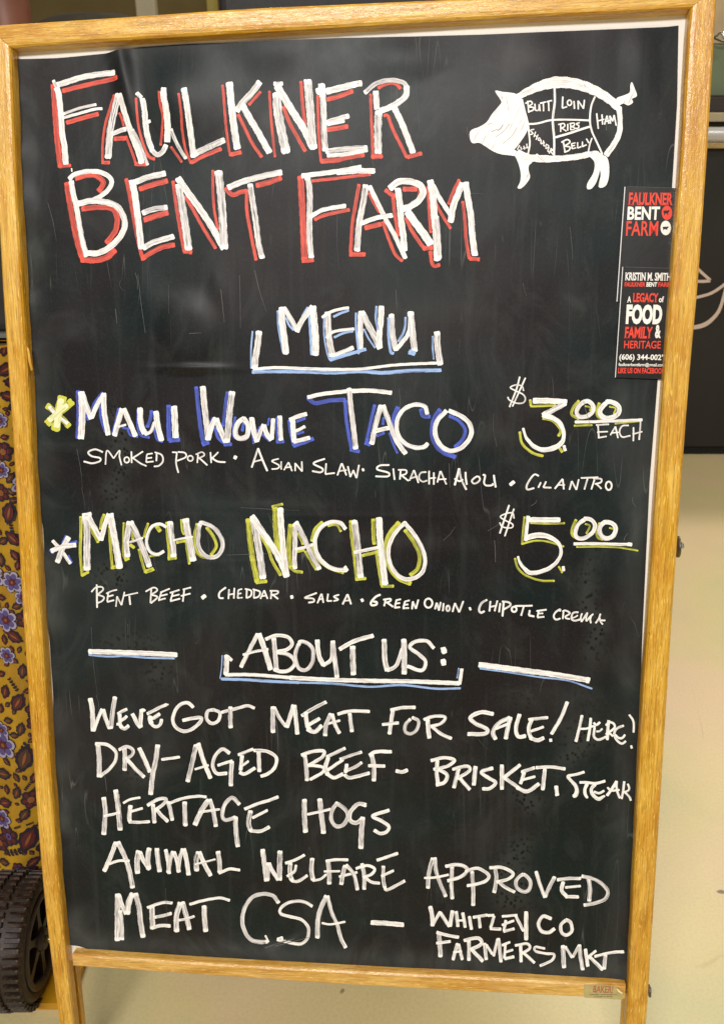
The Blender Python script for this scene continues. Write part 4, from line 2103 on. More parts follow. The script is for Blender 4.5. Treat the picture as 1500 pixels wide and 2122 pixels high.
c2 = card(ZC2, [(1289.6, 553), (1392, 556), (1376, 786), (1274.3, 782)],
          'black card with FOOD, FAMILY and HERITAGE slogan and contact lines, lower and in front',
          [(1288.8, 553), (1290.3, 553), (1275, 782), (1273.4, 782)])
f2 = lambda x, y: B(x, y, ZC2 + .00062)
merge('white_print', [
    slab_text('KRISTIN M. SMITH', (1295.7, 564.5), (1389, 565.5), (1294.8, 581), f2, .025),
    place_text('BENT', (1339, 584.8), (1361, 585), (1338.3, 594), f2, .03),
    place_text('A', (1299.4, 614), (1307.3, 614), (1298.7, 627), f2, .03),
    place_text('of', (1364.5, 614), (1375, 614), (1364, 626.5), f2, .03),
    slab_text('FOOD', (1298, 630.5), (1372.5, 631), (1295.5, 672), f2, .055, .2),
    place_text('&', (1357, 673), (1369, 673), (1356, 701), f2, .04),
    place_text('(606) 344-002\u2019', (1282.9, 733.5), (1373, 734.5), (1281.9, 749), f2, .025),
    place_text('faulknerbentfarm@gmail.com', (1280.9, 751.5), (1376, 752.5), (1280.5, 760.5), f2, .02),
], PRINTW, c2)
merge('red_print', [
    place_text('FAULKNER', (1293.9, 584.6), (1336.5, 584.8), (1293.3, 594), f2, .03),
    place_text('FARM', (1363.5, 585), (1389.5, 585.3), (1362.8, 594.3), f2, .03),
    slab_text('LEGACY', (1311.7, 607), (1363.6, 607.4), (1310.6, 626), f2, .03),
    slab_text('FAMILY', (1295.2, 677), (1352, 677.4), (1293.3, 701), f2, .03),
    place_text('HERITAGE', (1292.9, 705.8), (1368.8, 706.4), (1291.9, 722), f2, .012),
    slab_text('LIKE US ON FACEBOOK', (1280.3, 762), (1377, 762.8), (1279.6, 773.5), f2, .03),
], PRINTR, c2)
merge('worn_edge', [([B(a, b, ZC2 + .0006) for a, b in ((1294, 553.6), (1388, 556.4), (1388, 555.6), (1294, 552.8))], [(0, 1, 2, 3)])], SCUF, c2)

# ------------------------------------------------------------------ maker's sticker on the bottom rail
STICK = plain('aged_gold_sticker', (.44, .37, .155), .32, 0, .10, 200)
ZL = -.003 + .0001
lab = slab_poly('maker_sticker', [(1209.5, 2041), (1213, 2040.4), (1240, 2040.6), (1270, 2042), (1277, 2048), (1289.5, 2057.5), (1289.3, 2070), (1286, 2071.5),
                                  (1250, 2069.5), (1213, 2067.7), (1209.3, 2066)], ZL, .00015, STICK, board)
lab['label'] = 'small worn golden sticker with torn upper right corner'
ls = lambda x, y: B(x, y, ZL + .0003)
LRED = plain('faded_red_print', (.40, .10, .04), .6)
LDK = plain('faded_dark_print', (.13, .11, .06), .6)
merge('red_print', [slab_text('BAKER!', (1229.5, 2042.5), (1270, 2044), (1228, 2056.5), ls, .01, .08)], LRED, lab)


def squiggle(x0_, x1_, y_, fn, seed):
    """two lines of print too worn to be read"""
    r_ = random.Random(seed)
    V_, F_ = [], []
    x = x0_
    while x < x1_:
        wd = r_.uniform(.5, 1.4)
        if r_.random() < .86:
            k = len(V_)
            h0, h1 = r_.uniform(-1.3, -.3), r_.uniform(.3, 1.2)
            V_ += [fn(x, y_ + h0), fn(x + wd * .7, y_ + h0 + .3), fn(x + wd * .8, y_ + h1), fn(x - .1, y_ + h1 - .2)]
            F_.append((k, k + 1, k + 2, k + 3))
        x += wd
    return V_, F_


merge('dark_print', [squiggle(1222, 1276, 2061, ls, 1), squiggle(1229, 1268, 2065.2, ls, 2)], LDK, lab)
pe = [B(*p, ZL + q) for p, q in (((1276.2, 2046.5), .0003), ((1289.6, 2057.5), .0003), ((1287.5, 2059.8), .0016), ((1279.5, 2054.5), .0018))]
mesh_obj('peeled_corner', pe, [(0, 1, 2, 3)], plain('sticker_back', (.85, .70, .36), .4), lab)

# a splinter lifting off the left rail, a dab of green on the rail joint
sp = [B(57, 716, -.0045), B(62, 724, -.004), B(66, 745, -.004), B(69.5, 767, -.0045), B(66, 768, -.003), B(60.5, 748, -.003)]
SPL = plain('dark_crack', (.10, .05, .01), .8)
mesh_obj('splinter', [p + NB * .0012 for p in sp] + sp, [(0, 1, 2, 3, 4, 5), (11, 10, 9, 8, 7, 6)] +
         [(k, 6 + k, 6 + (k + 1) % 6, (k + 1) % 6) for k in range(6)], OAK, board, uvs=[(p.z * 1.0, p.x) for p in sp] * 2)

# ------------------------------------------------------------------ screws on the outer side of the right rail
def side_screw(py, big):
    px = lerp_tab(R_OUT, py)
    p = B(px, py, -.014)
    o = (B(px + 20, py, -.014) - p).normalized()
    bolt = cyl('bolt', p, p + o * (.0058 if big else .003), 0, 0, STEEL, board, seg=24,
               rings=[(0, .0062 if big else .005), (.2, .0062 if big else .005), (.28, .0045), (.6, .0042), (.9, .003), (1, .001)])
    cyl('washer', p - o * .0005, p + o * .0012, .0098 if big else .006, .0098 if big else .006,
        plain('dark_steel', (.16, .14, .12), .35, .9), bolt, seg=28)
    return bolt


side_screw(1133, True)
side_screw(2053, False)
# ------------------------------------------------------------------ the rear frame of the sandwich board
topL, topR = B(15, 100, -.034), B(1440, 30, -.034)
for k, (p, sg) in enumerate(((topL, 1), (topR, -1))):
    foot = Vector((p.x, p.y + .36, 0.0))
    ax = (foot - p).normalized()
    sd = rt * sg
    nn = ax.cross(rt).normalized()
    secs = []
    for t in (0, 1):
        c_ = p + (foot - p) * t
        secs.append([c_ + sd * a + nn * b for a, b in ((0, .012), (.036, .012), (.036, -.012), (0, -.012))])
    loft('rear_rail', secs, OAK, board, uvd=7 + k)
a0, a1 = topL, topR
dr = (Vector((topL.x, topL.y + .36, 0)) - topL)
secs = []
for q in (a0 + dr * .86 + rt * .037, a1 + Vector((0, .36, -a1.z)) * .86 - rt * .037):
    secs.append([q + Vector((0, b, a)) for a, b in ((0.02, .01), (.02, -.01), (-.02, -.01), (-.02, .01))])
loft('rear_cross_rail', secs, OAK, board, uvd=9)
pv = [a0 + dr * .03 + rt * .03, a1 + Vector((0, .36, -a1.z)) * .03 - rt * .03, a1 + Vector((0, .36, -a1.z)) * .86 - rt * .03, a0 + dr * .86 + rt * .03]
mesh_obj('rear_panel', pv, [(0, 1, 2, 3)], HARD, board)
for px in (160, 1290):
    q = B(px, 112, -.031)
    box('hinge', q, (.05, .012, .03), STEEL, board, bev=.001)

# ------------------------------------------------------------------ patterned tablecloth at the left
TX = -.374


def cloth_pt(x, z):
    """hanging cloth: flares forward toward the hem, with soft vertical folds"""
    t = (.735 - z) / .68
    Y = .975 - .125 * t ** 1.2
    amp = .006 + .016 * t
    Y += amp * (math.sin((x + .05 * t) * 55) * .6 + math.sin((x + .1 * t) * 23 + 1) * .5)
    if x > TX - .02:
        Y += .9 * (x - TX + .02)
    return Vector((x, Y, z))


def cloth_mat():
    m, nt, b = mat('yellow_cotton')
    tc = N(nt, 'ShaderNodeTexCoord').outputs['Object']
    wv = noise(nt, tc, 900, 2, .6)
    big = noise(nt, tc, 30, 3)
    c = mix(nt, ramp(nt, big, [(.35, 0.0), (.7, 1.0)]), (.44, .245, .005), (.30, .155, .004))
    nt.links.new(c, b.inputs['Base Color'])
    b.inputs['Roughness'].default_value = .8
    bump(nt, b, wv, .25, .0005)
    return m


TROOT = Vector((-.70, 1.15, 0))
table = thing('draped_table', TROOT, 'table draped in yellow cloth printed with purple and dark red flowers', 'table')
vs, fs = [], []
nx, nz = 90, 80
for j in range(nz + 1):
    for i in range(nx + 1):
        x = -1.15 + (TX + 1.15) * i / nx
        z = .735 - .675 * j / nz
        vs.append(cloth_pt(x, z))
for j in range(nz):
    for i in range(nx):
        a = j * (nx + 1) + i
        fs.append((a, a + nx + 1, a + nx + 2, a + 1))
cloth = mesh_obj('tablecloth', vs, fs, cloth_mat(), table, smooth=True)
mesh_obj('cloth_top', [(-1.15, .972, .736), (TX, .99, .736), (TX, 1.5, .736), (-1.15, 1.5, .736)], [(0, 1, 2, 3)], cloth.data.materials[0], table)
mesh_obj('cloth_end', [(TX + .001, .99, .736), (TX + .001, 1.5, .736), (TX + .001, 1.5, .05), (TX + .001, .90, .05)], [(0, 1, 2, 3)],
         cloth.data.materials[0], table)
box('tabletop', (-.763, 1.24, .722), (.75, .5, .02), HARD, table)
for lx, ly in ((-1.1, 1.05), (-.42, 1.05), (-1.1, 1.46), (-.42, 1.46)):
    cyl('leg', (lx, ly, 0), (lx, ly, .71), .014, .014, plain('table_steel', (.3, .3, .3), .4, 1), table)

PC = {'dk': plain('near_black_print', (.014, .006, .014), .8), 'rd': plain('dark_red_print', (.085, .009, .010), .8),
      'pu': plain('purple_print', (.085, .06, .20), .8), 'wh': plain('pale_lilac_print', (.33, .30, .40), .8),
      'br': plain('brown_print', (.065, .022, .012), .8), 'or': plain('ochre_print', (.22, .075, .015), .8)}
pk = list(PC)


class Print:
    def __init__(self):
        self.v, self.f, self.fm, self.k = [], [], [], 0

    def blob(self, cx, cz, rx, rz, ang, c, lev, jag=0.0, n=16, lobes=0, leaf=False):
        self.k += 1
        m0 = len(self.v)
        ring = []
        for i in range(n):
            a = 2 * math.pi * i / n
            r = 1 + (.22 * math.cos(a * lobes) if lobes else 0) + (jag if i % 2 else -jag)
            u, v = math.cos(a) * rx * r, math.sin(a) * rz * r
            if leaf:
                v *= (1 - .75 * abs(math.cos(a)) ** 2.2)
            ring.append((cx + u * math.cos(ang) - v * math.sin(ang), cz + u * math.sin(ang) + v * math.cos(ang)))
        self.v.append(self.p(cx, cz, lev))
        for q in ring:
            self.v.append(self.p(q[0], q[1], lev))
        for i in range(n):
            self.f.append((m0, m0 + 1 + i, m0 + 1 + (i + 1) % n)); self.fm.append(pk.index(c))

    def p(self, x, z, lev):
        z = min(max(z, .062), .733)
        x = min(x, TX - .0005)
        q = cloth_pt(x, z)
        return q + Vector((0, -.0012 - lev * .00035, .0))

    def flower(self, cx, cz, r, kind, rot=0):
        c1_, c2_, c3_ = {'lilac': ('pu', 'wh', 'rd'), 'red': ('rd', 'rd', 'pu'), 'dark': ('dk', 'rd', 'or')}[kind]
        for i in range(6):
            a = rot + i * math.pi / 3
            self.blob(cx + math.cos(a) * r * .62, cz + math.sin(a) * r * .62, r * .45, r * .42, a, 'dk', 0, .05)
        self.blob(cx, cz, r * .6, r * .6, 0, 'dk', .5)
        for i in range(6):
            a = rot + i * math.pi / 3
            if kind == 'lilac':
                self.blob(cx + math.cos(a) * r * .68, cz + math.sin(a) * r * .68, r * .33, r * .34, a, 'wh', 1, .04)
                self.blob(cx + math.cos(a) * r * .54, cz + math.sin(a) * r * .54, r * .26, r * .25, a, 'pu', 2)
            else:
                self.blob(cx + math.cos(a) * r * .6, cz + math.sin(a) * r * .6, r * .24, r * .24, a, 'rd', 1)
        self.blob(cx, cz, r * .34, r * .34, 0, c3_ if kind != 'red' else 'pu', 3, .12)
        self.blob(cx, cz, r * .14, r * .14, 0, 'or' if kind != 'red' else 'dk', 4)

    def leafs(self, cx, cz, l, ang, c='rd'):
        self.blob(cx, cz, l, l * .62, ang, 'dk', 0, .07, 22, leaf=True)
        self.blob(cx, cz, l * .72, l * .40, ang, c, 1, .05, 18, leaf=True)
        self.blob(cx, cz, l * .5, l * .10, ang, 'or' if c != 'or' else 'rd', 2, .0, 10, leaf=True)

    def sprig(self, cx, cz, l, ang):
        ca, sa = math.cos(ang), math.sin(ang)
        self.blob(cx, cz, l, l * .05, ang, 'dk', 0, 0, 10)
        for i in range(5):
            t = -0.8 + i * .42
            for s_ in (-1, 1):
                a = ang + s_ * .8
                self.blob(cx + ca * l * t + math.cos(a) * l * .22, cz + sa * l * t + math.sin(a) * l * .22, l * .20, l * .15, a, 'dk', .3, .0, 9, leaf=True)


pr = Print()


def cz_of(px, py):
    """px point on the cloth -> (x, z)"""
    d = ray(px, py)
    t = .9
    for _ in range(12):
        p = CO + d * t
        q = cloth_pt(p.x, min(max(p.z, .06), .735))
        t *= (q.y) / p.y
    p = CO + d * t
    return p.x, p.z


SC = 1.0 / 1800
placed = []


def put(kind, px, py, rp, *a):
    x, z = cz_of(px, py)
    r = rp * SC
    placed.append((x, z, r))
    if kind in ('lilac', 'red', 'dark'):
        pr.flower(x, z, r, kind, *a)
    elif kind == 'leaf':
        pr.leafs(x, z, r, *a)
    else:
        pr.sprig(x, z, r, *a)


for it in [('lilac', 8, 1542, 31, .3), ('lilac', 6, 1694, 23, .1), ('red', 20, 1731, 23, .5), ('leaf', 60, 1738, 36, 1.1, 'rd'), ('leaf', 52, 1571, 34, 1.25, 'br'),
           ('leaf', 8, 1602, 22, .15, 'br'), ('leaf', 36, 1642, 17, 1.2, 'br'), ('dark', 66, 1655, 22, .2), ('leaf', 52, 1687, 19, .9, 'br'),
           ('sprig', 44, 1560, 24, 1.0), ('sprig', 30, 1765, 26, .4), ('leaf', 12, 1662, 20, .4, 'rd'), ('leaf', 44, 1510, 17, 1.3, 'br'),
           ('lilac', 5, 973, 17, .2), ('lilac', 2, 870, 15, .3), ('dark', 8, 935, 20, .1), ('leaf', 18, 820, 16, -.6, 'rd'), ('leaf', 10, 905, 10, .2, 'rd'),
           ('leaf', 20, 1062, 26, 1.3, 'rd'), ('dark', 4, 1020, 18, .4), ('leaf', 22, 990, 14, .9, 'br'), ('leaf', 28, 1115, 22, -.7, 'rd'),
           ('leaf', 8, 1120, 14, .6, 'br'), ('lilac', 27, 1205, 23, .2), ('lilac', 14, 1283, 26, .5), ('leaf', 4, 1160, 16, 1.5, 'br'),
           ('leaf', 36, 1255, 13, .4, 'br'), ('leaf', 4, 1237, 12, .0, 'rd'), ('leaf', 32, 1150, 15, 2.2, 'rd'), ('lilac', 16, 1357, 19, .2),
           ('leaf', 30, 1318, 22, -.5, 'rd'), ('leaf', 48, 1390, 18, 1.4, 'br'), ('leaf', 38, 1455, 26, 1.0, 'rd'), ('leaf', 12, 1432, 18, 1.3, 'rd'),
           ('leaf', 18, 1492, 13, .3, 'br'), ('leaf', 4, 1395, 12, .5, 'rd'), ('sprig', 30, 1420, 16, 2.2), ('sprig', 24, 1090, 14, 1.7),
           ('leaf', 72, 1610, 14, 1.3, 'rd'), ('leaf', 10, 1785, 16, .2, 'br'), ('leaf', 70, 1785, 18, .5, 'rd'), ('red', 40, 1800, 16, .2)]:
    put(*it)
cr = random.Random(3)
tries = 0
while tries < 9000:
    tries += 1
    x = cr.uniform(-1.14, TX - .003); z = cr.uniform(.07, .73)
    r = cr.choice([.015, .012, .010, .007, .005] if tries < 5000 else [.0065, .0045, .0035])
    if any(math.hypot(x - a, z - b) < (r + c) * .70 for a, b, c in placed):
        continue
    placed.append((x, z, r))
    k = cr.random()
    if r > .0085 and k < .40:
        pr.flower(x, z, r, cr.choice(['lilac', 'lilac', 'red', 'dark']), cr.random())
    elif k < .8:
        pr.leafs(x, z, r, cr.uniform(0, 3.1), cr.choice(['rd', 'br', 'rd']))
    else:
        pr.sprig(x, z, r, cr.uniform(0, 3.1))
po = mesh_obj('floral_print', pr.v, pr.f, [PC[k] for k in pk], cloth, fm=pr.fm)
po['kind'] = 'stuff'

# black crate standing on the table
CRT = Vector((-.62, 1.12, .738))
crate = thing('storage_case', CRT, 'black storage case standing on the flowered table at the left edge', 'case')
BLK = plain('black_plastic', (.018, .017, .018), .5, 0, .3, 60)
box('body', (-.62, 1.12, .848), (.50, .26, .21), BLK, crate, bev=.012)
box('lid', (-.62, 1.12, .971), (.52, .28, .03), BLK, crate, bev=.008)
box('rim', (-.62, 1.12, .7425), (.505, .265, .005), plain('grey_rim', (.16, .16, .15), .5), crate)

# ------------------------------------------------------------------ hand cart wheel behind the left leg
WC = Vector((-.377, .762, .0765))
cart = thing('hand_cart', Vector((-.41, .80, 0)), 'hand cart with a chunky rusty brown wheel and yellow deck behind the left leg', 'cart')


def rub():
    m, nt, b = mat('dusty_brown_rubber')
    tc = N(nt, 'ShaderNodeTexCoord').outputs['Object']
    n = noise(nt, tc, 40, 5, .65)
    f = noise(nt, tc, 260, 3, .6)
    c = ramp(nt, n, [(.30, (.006, .003, .002)), (.52, (.020, .010, .006)), (.70, (.060, .028, .013))])
    c = mix(nt, math_n(nt, 'MULTIPLY', ramp(nt, f, [(.56, 0.0), (.70, 1.0)]), .5), c, (.22, .12, .06))
    nt.links.new(c, b.inputs['Base Color'])
    b.inputs['Roughness'].default_value = .55
    bump(nt, b, f, .5, .001)
    return m


RUB = rub()
WHL = plain('brown_wheel_disc', (.026, .013, .009), .45, 0, .4, 90)


def revolve(name, prof, material, parent, seg=64):
    """prof: (x offset along the axle, radius), axle along +X through WC"""
    vs_, fs_ = [], []
    n_ = len(prof)
    for k in range(seg):
        a = 2 * math.pi * k / seg
        for x, r in prof:
            vs_.append(WC + Vector((x, math.cos(a) * r, math.sin(a) * r)))
    for k in range(seg):
        for i in range(n_):
            a, b_ = k * n_ + i, k * n_ + (i + 1) % n_
            c_, d_ = ((k + 1) % seg) * n_ + (i + 1) % n_, ((k + 1) % seg) * n_ + i
            fs_.append((a, b_, c_, d_))
    o = mesh_obj(name, vs_, fs_, material, parent, smooth=False)
    bm = bmesh.new(); bm.from_mesh(o.data); bmesh.ops.recalc_face_normals(bm, faces=bm.faces); bm.to_mesh(o.data); bm.free()
    for p in o.data.polygons:
        p.use_smooth = True
    return o


tyre = revolve('tyre', [(-.003, .054), (0, .060), (-.002, .066), (-.008, .0705), (-.03, .0725), (-.052, .0705), (-.058, .066), (-.060, .060), (-.057, .054)],
               RUB, cart)
NL = 44
base_lug = None
for row, (xo, wd) in enumerate(((-.0105, .019), (-.0305, .012), (-.0495, .019))):
    lug_me = None
    for k in range(NL):
        a = 2 * math.pi * (k + (.5 if row == 1 else 0)) / NL
        rr = .0735 if row != 1 else .0745
        if lug_me is None:
            bm = bmesh.new(); bmesh.ops.create_cube(bm, size=1)
            bmesh.ops.scale(bm, vec=(wd, .0058, .0058), verts=bm.verts)
            for v in bm.verts:
                if v.co.z > 0:
                    v.co.y *= .75; v.co.x *= .9
            lug_me = bpy.data.meshes.new('tread_lug'); bm.to_mesh(lug_me); bm.free()
            lug_me.materials.append(RUB)
        o = bpy.data.objects.new('tread_lug', lug_me)
        col.objects.link(o)
        o.parent = tyre
        o.location = WC + Vector((xo, math.cos(a) * rr, math.sin(a) * rr)) - root_loc(tyre)
        o.rotation_euler = (a - math.pi / 2, 0, .0)
rim = revolve('rim', [(-.001, .056), (.0015, .055), (.0015, .049), (-.004, .046), (-.050, .046), (-.055, .056)], WHL, cart)
hub = cyl('hub', WC + Vector((-.062, 0, 0)), WC + Vector((.004, 0, 0)), .013, .012, WHL, cart, rings=[(0, .014), (.93, .014), (1, .011)])
cyl('axle_bolt', WC + Vector((.004, 0, 0)), WC + Vector((.012, 0, 0)), .004, .003, plain('brass_bolt', (.55, .42, .16), .35, .9), hub,
    rings=[(0, .0045), (.7, .0045), (1, .003)])
for k in range(6):
    a = 2 * math.pi * k / 6 + .35
    d1 = Vector((0, math.cos(a), math.sin(a))); d2 = Vector((0, -math.sin(a), math.cos(a)))
    secs = []
    for r, hw in ((.011, .0065), (.028, .0038), (.048, .0060)):
        c_ = WC + d1 * r + Vector((-.006, 0, 0))
        secs.append([c_ + d2 * hw + Vector((.004, 0, 0)), c_ - d2 * hw + Vector((.004, 0, 0)), c_ - d2 * hw * .8 + Vector((-.01, 0, 0)),
                     c_ + d2 * hw * .8 + Vector((-.01, 0, 0))])
    loft('spoke', secs, WHL, rim)
cyl('wheel_disc', WC + Vector((-.034, 0, 0)), WC + Vector((-.030, 0, 0)), .047, .047, plain('dark_wheel_inside', (.012, .009, .008), .7), cart, seg=40)
YEL = plain('yellow_steel_deck', (.55, .27, .008), .4, 0, .08, 20)
dk = [floor_pt(*p, .012) for p in ((20, 2079), (146, 2079), (166, 2018), (173, 1998), (170, 1985), (20, 1985))]
n_ = len(dk)
dk2 = [Vector((p.x, p.y, .001)) for p in dk]
mesh_obj('deck', dk + dk2, [tuple(range(n_)), tuple(reversed(range(n_, 2 * n_)))] + [(k, n_ + k, n_ + (k + 1) % n_, (k + 1) % n_) for k in range(n_)], YEL, cart)
cyl('axle', WC + Vector((-.30, 0, 0)), WC + Vector((-.06, 0, 0)), .006, .006, STEEL, cart)

# ------------------------------------------------------------------ black fronted stand in the background, right
YS = CAM_H / -ray(1450, 945).z * ray(1450, 945).y
SROOT = Vector((1.5, YS + .3, 0))
stand = thing('serving_stand', SROOT, 'serving stand with black chalk drawn front panel and polished steel rail, right edge', 'stand')
CHB = plain('black_chalkboard_front', (.0125, .012, .012), .55, 0, .25, 4)
x0s = ypl(1250, 600, YS).x
ztop = ypl(1450, 309, YS).z


def sbox(name, ya, yb, material, depth, dy=0.0, x0=None, x1=2.4):
    """box spanning image rows ya..yb on the stand's front plane (moved dy in depth)"""
    za, zb = ypl(1450, ya, YS + dy).z, ypl(1450, yb, YS + dy).z
    xs = x0s if x0 is None else x0
    return box(name, ((xs + x1) / 2, YS + dy + depth / 2, (za + zb) / 2), (x1 - xs, depth, za - zb), material, stand, bev=.003)


pz = (ztop + .008) / 2
box('front_panel', ((x0s + 2.4) / 2, YS + .015, (ztop + .03) / 2), (2.4 - x0s, .03, ztop - .03), CHB, stand)
box('plinth', ((x0s + 2.4) / 2, YS + .03, .0155), (2.4 - x0s, .03, .031), plain('black_plinth', (.006, .006, .006), .8), stand)
sbox('wooden_counter_edge', 296, 308, plain('gold_brown_edge', (.36, .25, .10), .4, 0, .2, 30), .60, -.02)
WHT = plain('white_enamel', (.90, .88, .84), .25)
za = ypl(1450, 280, YS).z
cyl('steel_rail', (x0s, YS + .0, za), (2.4, YS + .0, za), .0185, .0185, plain('bright_steel', (.66, .65, .63), .3, .4), stand, seg=28)
sbox('shadow_gap', 254, 262, plain('gap_black', (.01, .009, .008), .8), .3, .06)
sbox('ledge', 233, 253, plain('tan_ledge', (.42, .34, .20), .5, 0, .15, 30), .3, .05)
sbox('dark_recess', 200, 232, plain('dark_recess', (.035, .026, .022), .7), .3, .07)  # solid dark block painted in for the shade of the recess
sbox('green_tray', 92, 199, plain('sage_green', (.145, .185, .105), .5, 0, .12, 6), .25, .10)
sbox('tan_board', -40, 91, plain('tan_board', (.46, .35, .20), .7, 0, .15, 12), .1, .16, x0=ypl(1470, 50, YS).x)
hp = [ypl(x, y, YS + .06) for x, y in ((1470, 76), (1484, 75), (1490, 68), (1497, 67), (1503, 72), (1505, 80), (1500, 87), (1490, 84), (1478, 79), (1470, 78))]
tube('wire_hook', hp, .0022, plain('dark_wire', (.10, .10, .08), .3, .9), stand)
cyl('hook_knob', ypl(1495, 68, YS + .05), ypl(1502, 80, YS + .05), .004, .004, STEEL, stand)

# chalk marks on the stand's front
CHK = plain('pinkish_chalk', (.62, .48, .40), .8)


def chalk(pts):
    """a raised chalk line on the front panel; pts (px, py, width px)"""
    C = catmull(pts)
    V_, F_ = [], []
    for i, (x, y, wd) in enumerate(C):
        a, b_ = C[max(i - 1, 0)], C[min(i + 1, len(C) - 1)]
        dx, dy = b_[0] - a[0], b_[1] - a[1]
        d = math.hypot(dx, dy) or 1
        for s_ in (-1, 1):
            V_.append(ypl(x - dy / d * wd / 2 * s_, y + dx / d * wd / 2 * s_, YS - .0015))
    for i in range(len(C) - 1):
        F_.append((2 * i, 2 * i + 2, 2 * i + 3, 2 * i + 1))
    return V_, F_


merge('chalk_drawing', [chalk([(1430, 540, 6), (1448, 560, 6), (1471, 581, 6)]), chalk([(1471, 582, 6), (1455, 583, 6), (1430, 583, 6)]),
                        chalk([(1425, 621, 6), (1444, 616, 6), (1469, 609, 6), (1487, 599, 6), (1512, 580, 6)]),
                        chalk([(1425, 678, 7), (1440, 678, 8.5), (1458, 673, 9), (1474, 662, 8), (1489, 643, 7), (1499, 612, 6), (1510, 560, 5)])],
      CHK, stand, 'pale curved chalk outline')

# ------------------------------------------------------------------ things seen over the top rail
YB = 2.6
case_p = ypl(660, 10, YB)
bc = thing('equipment_case', Vector((case_p.x, YB + .2, 0)), 'tall black equipment case behind the top rail of the sign', 'case')
xa, xb = ypl(452, 10, YB).x, ypl(905, 10, YB).x
box('body', ((xa + xb) / 2, YB + .2, .72), (xb - xa, .4, 1.36), BLK, bc, bev=.02)
box('lid', ((xa + xb) / 2, YB + .2, 1.44), (xb - xa + .02, .42, .07), BLK, bc, bev=.01)
for q in (xa + .12, xb - .12):
    box('latch', (q, YB - .008, 1.39), (.05, .014, .07), STEEL, bc, bev=.003)
for q in ((xa + .08, YB + .06), (xa + .08, YB + .34), (xb - .08, YB + .06), (xb - .08, YB + .34)):
    cyl('caster', (q[0] - .015, q[1], .03), (q[0] + .015, q[1], .03), .03, .03, RUB, bc)


def post(px0, px1, Y, material, label):
    a, b_ = ypl(px0, 10, Y).x, ypl(px1, 10, Y).x
    o = box('post', ((a + b_) / 2, Y, 1.3), (b_ - a, .06, 2.6), material, origin=Vector(((a + b_) / 2, Y, 0)), bev=.006)
    return tag(o, label, 'post', 'posts behind the sign')


post(284, 324, 4.2, plain('pale_grey_post', (.42, .37, .25), .6, 0, .1, 9), 'pale grey post rising behind the left part of the top rail')
post(431, 449, 3.4, plain('mustard_post', (.36, .28, .05), .6, 0, .1, 9), 'narrow mustard yellow post next to the black equipment case')
bag_c = ypl(192, 48, 2.2)
bg = thing('duffel_bag', Vector((bag_c.x, 2.2, 0)), 'dark rounded bag on a trolley showing just above the top rail', 'bag')
secs = []
for i in range(15):
    t = i / 14 * 2 - 1
    rr = .105 * math.sqrt(max(.02, 1 - abs(t) ** 3.0))
    secs.append([Vector((bag_c.x + t * .17, 2.2 + math.cos(a) * rr * .9, bag_c.z - .085 + math.sin(a) * rr)) for a in [2 * math.pi * k / 20 for k in range(20)]])
o = loft('body', secs, plain('dark_olive_nylon', (.035, .027, .014), .7, 0, .3, 30), bg)
for p in o.data.polygons:
    p.use_smooth = True
bz = bag_c.z - .20
box('trolley_deck', (bag_c.x, 2.2, bz), (.42, .30, .03), HARD, bg)
for dx, dy in ((-.18, -.12), (.18, -.12), (-.18, .12), (.18, .12)):
    cyl('trolley_leg', (bag_c.x + dx, 2.2 + dy, 0), (bag_c.x + dx, 2.2 + dy, bz - .01), .012, .012, STEEL, bg)

# ------------------------------------------------------------------ the person behind the table (only an elbow and a sleeve show)
YP = 1.62
sh = ypl(-75, -330, YP); el = ypl(24, 60, YP - .02); wr = ypl(20, 300, YP - .10)
px_ = sh.x - .19
PROOT = Vector((px_, YP, 0))
person = thing('person', PROOT, 'person in a blue grey short sleeved shirt with one bare arm at top left corner', 'person')
SKIN = plain('brown_skin', (.17, .055, .026), .5, 0, .08, 40)
SHIRT = plain('blue_grey_cotton', (.115, .135, .150), .85, 0, .12, 50)
TROU = plain('black_trousers', (.014, .014, .016), .85, 0, .2, 50)
HAIR = plain('dark_hair', (.012, .008, .006), .7)


def skin_body(name, joints, edges, material, parent, root=0, sub=2):
    me = bpy.data.meshes.new(name)
    off = root_loc(parent)
    me.from_pydata([Vector(j[0]) - off for j in joints], edges, [])
    o = bpy.data.objects.new(name, me)
    col.objects.link(o)
    md = o.modifiers.new('skin', 'SKIN'); md.use_smooth_shade = True
    ss = o.modifiers.new('sub', 'SUBSURF'); ss.levels = sub; ss.render_levels = sub
    for v, j in zip(me.skin_vertices[0].data, joints):
        r = j[1]
        v.radius = r if isinstance(r, tuple) else (r, r)
    me.skin_vertices[0].data[root].use_root = True
    dg = bpy.context.evaluated_depsgraph_get(); dg.update()
    m2 = bpy.data.meshes.new_from_object(o.evaluated_get(dg))
    o.modifiers.clear()
    o.data = m2
    m2.materials.clear(); m2.materials.append(material)
    for p in m2.polygons:
        p.use_smooth = True
    o.parent = parent
    return o


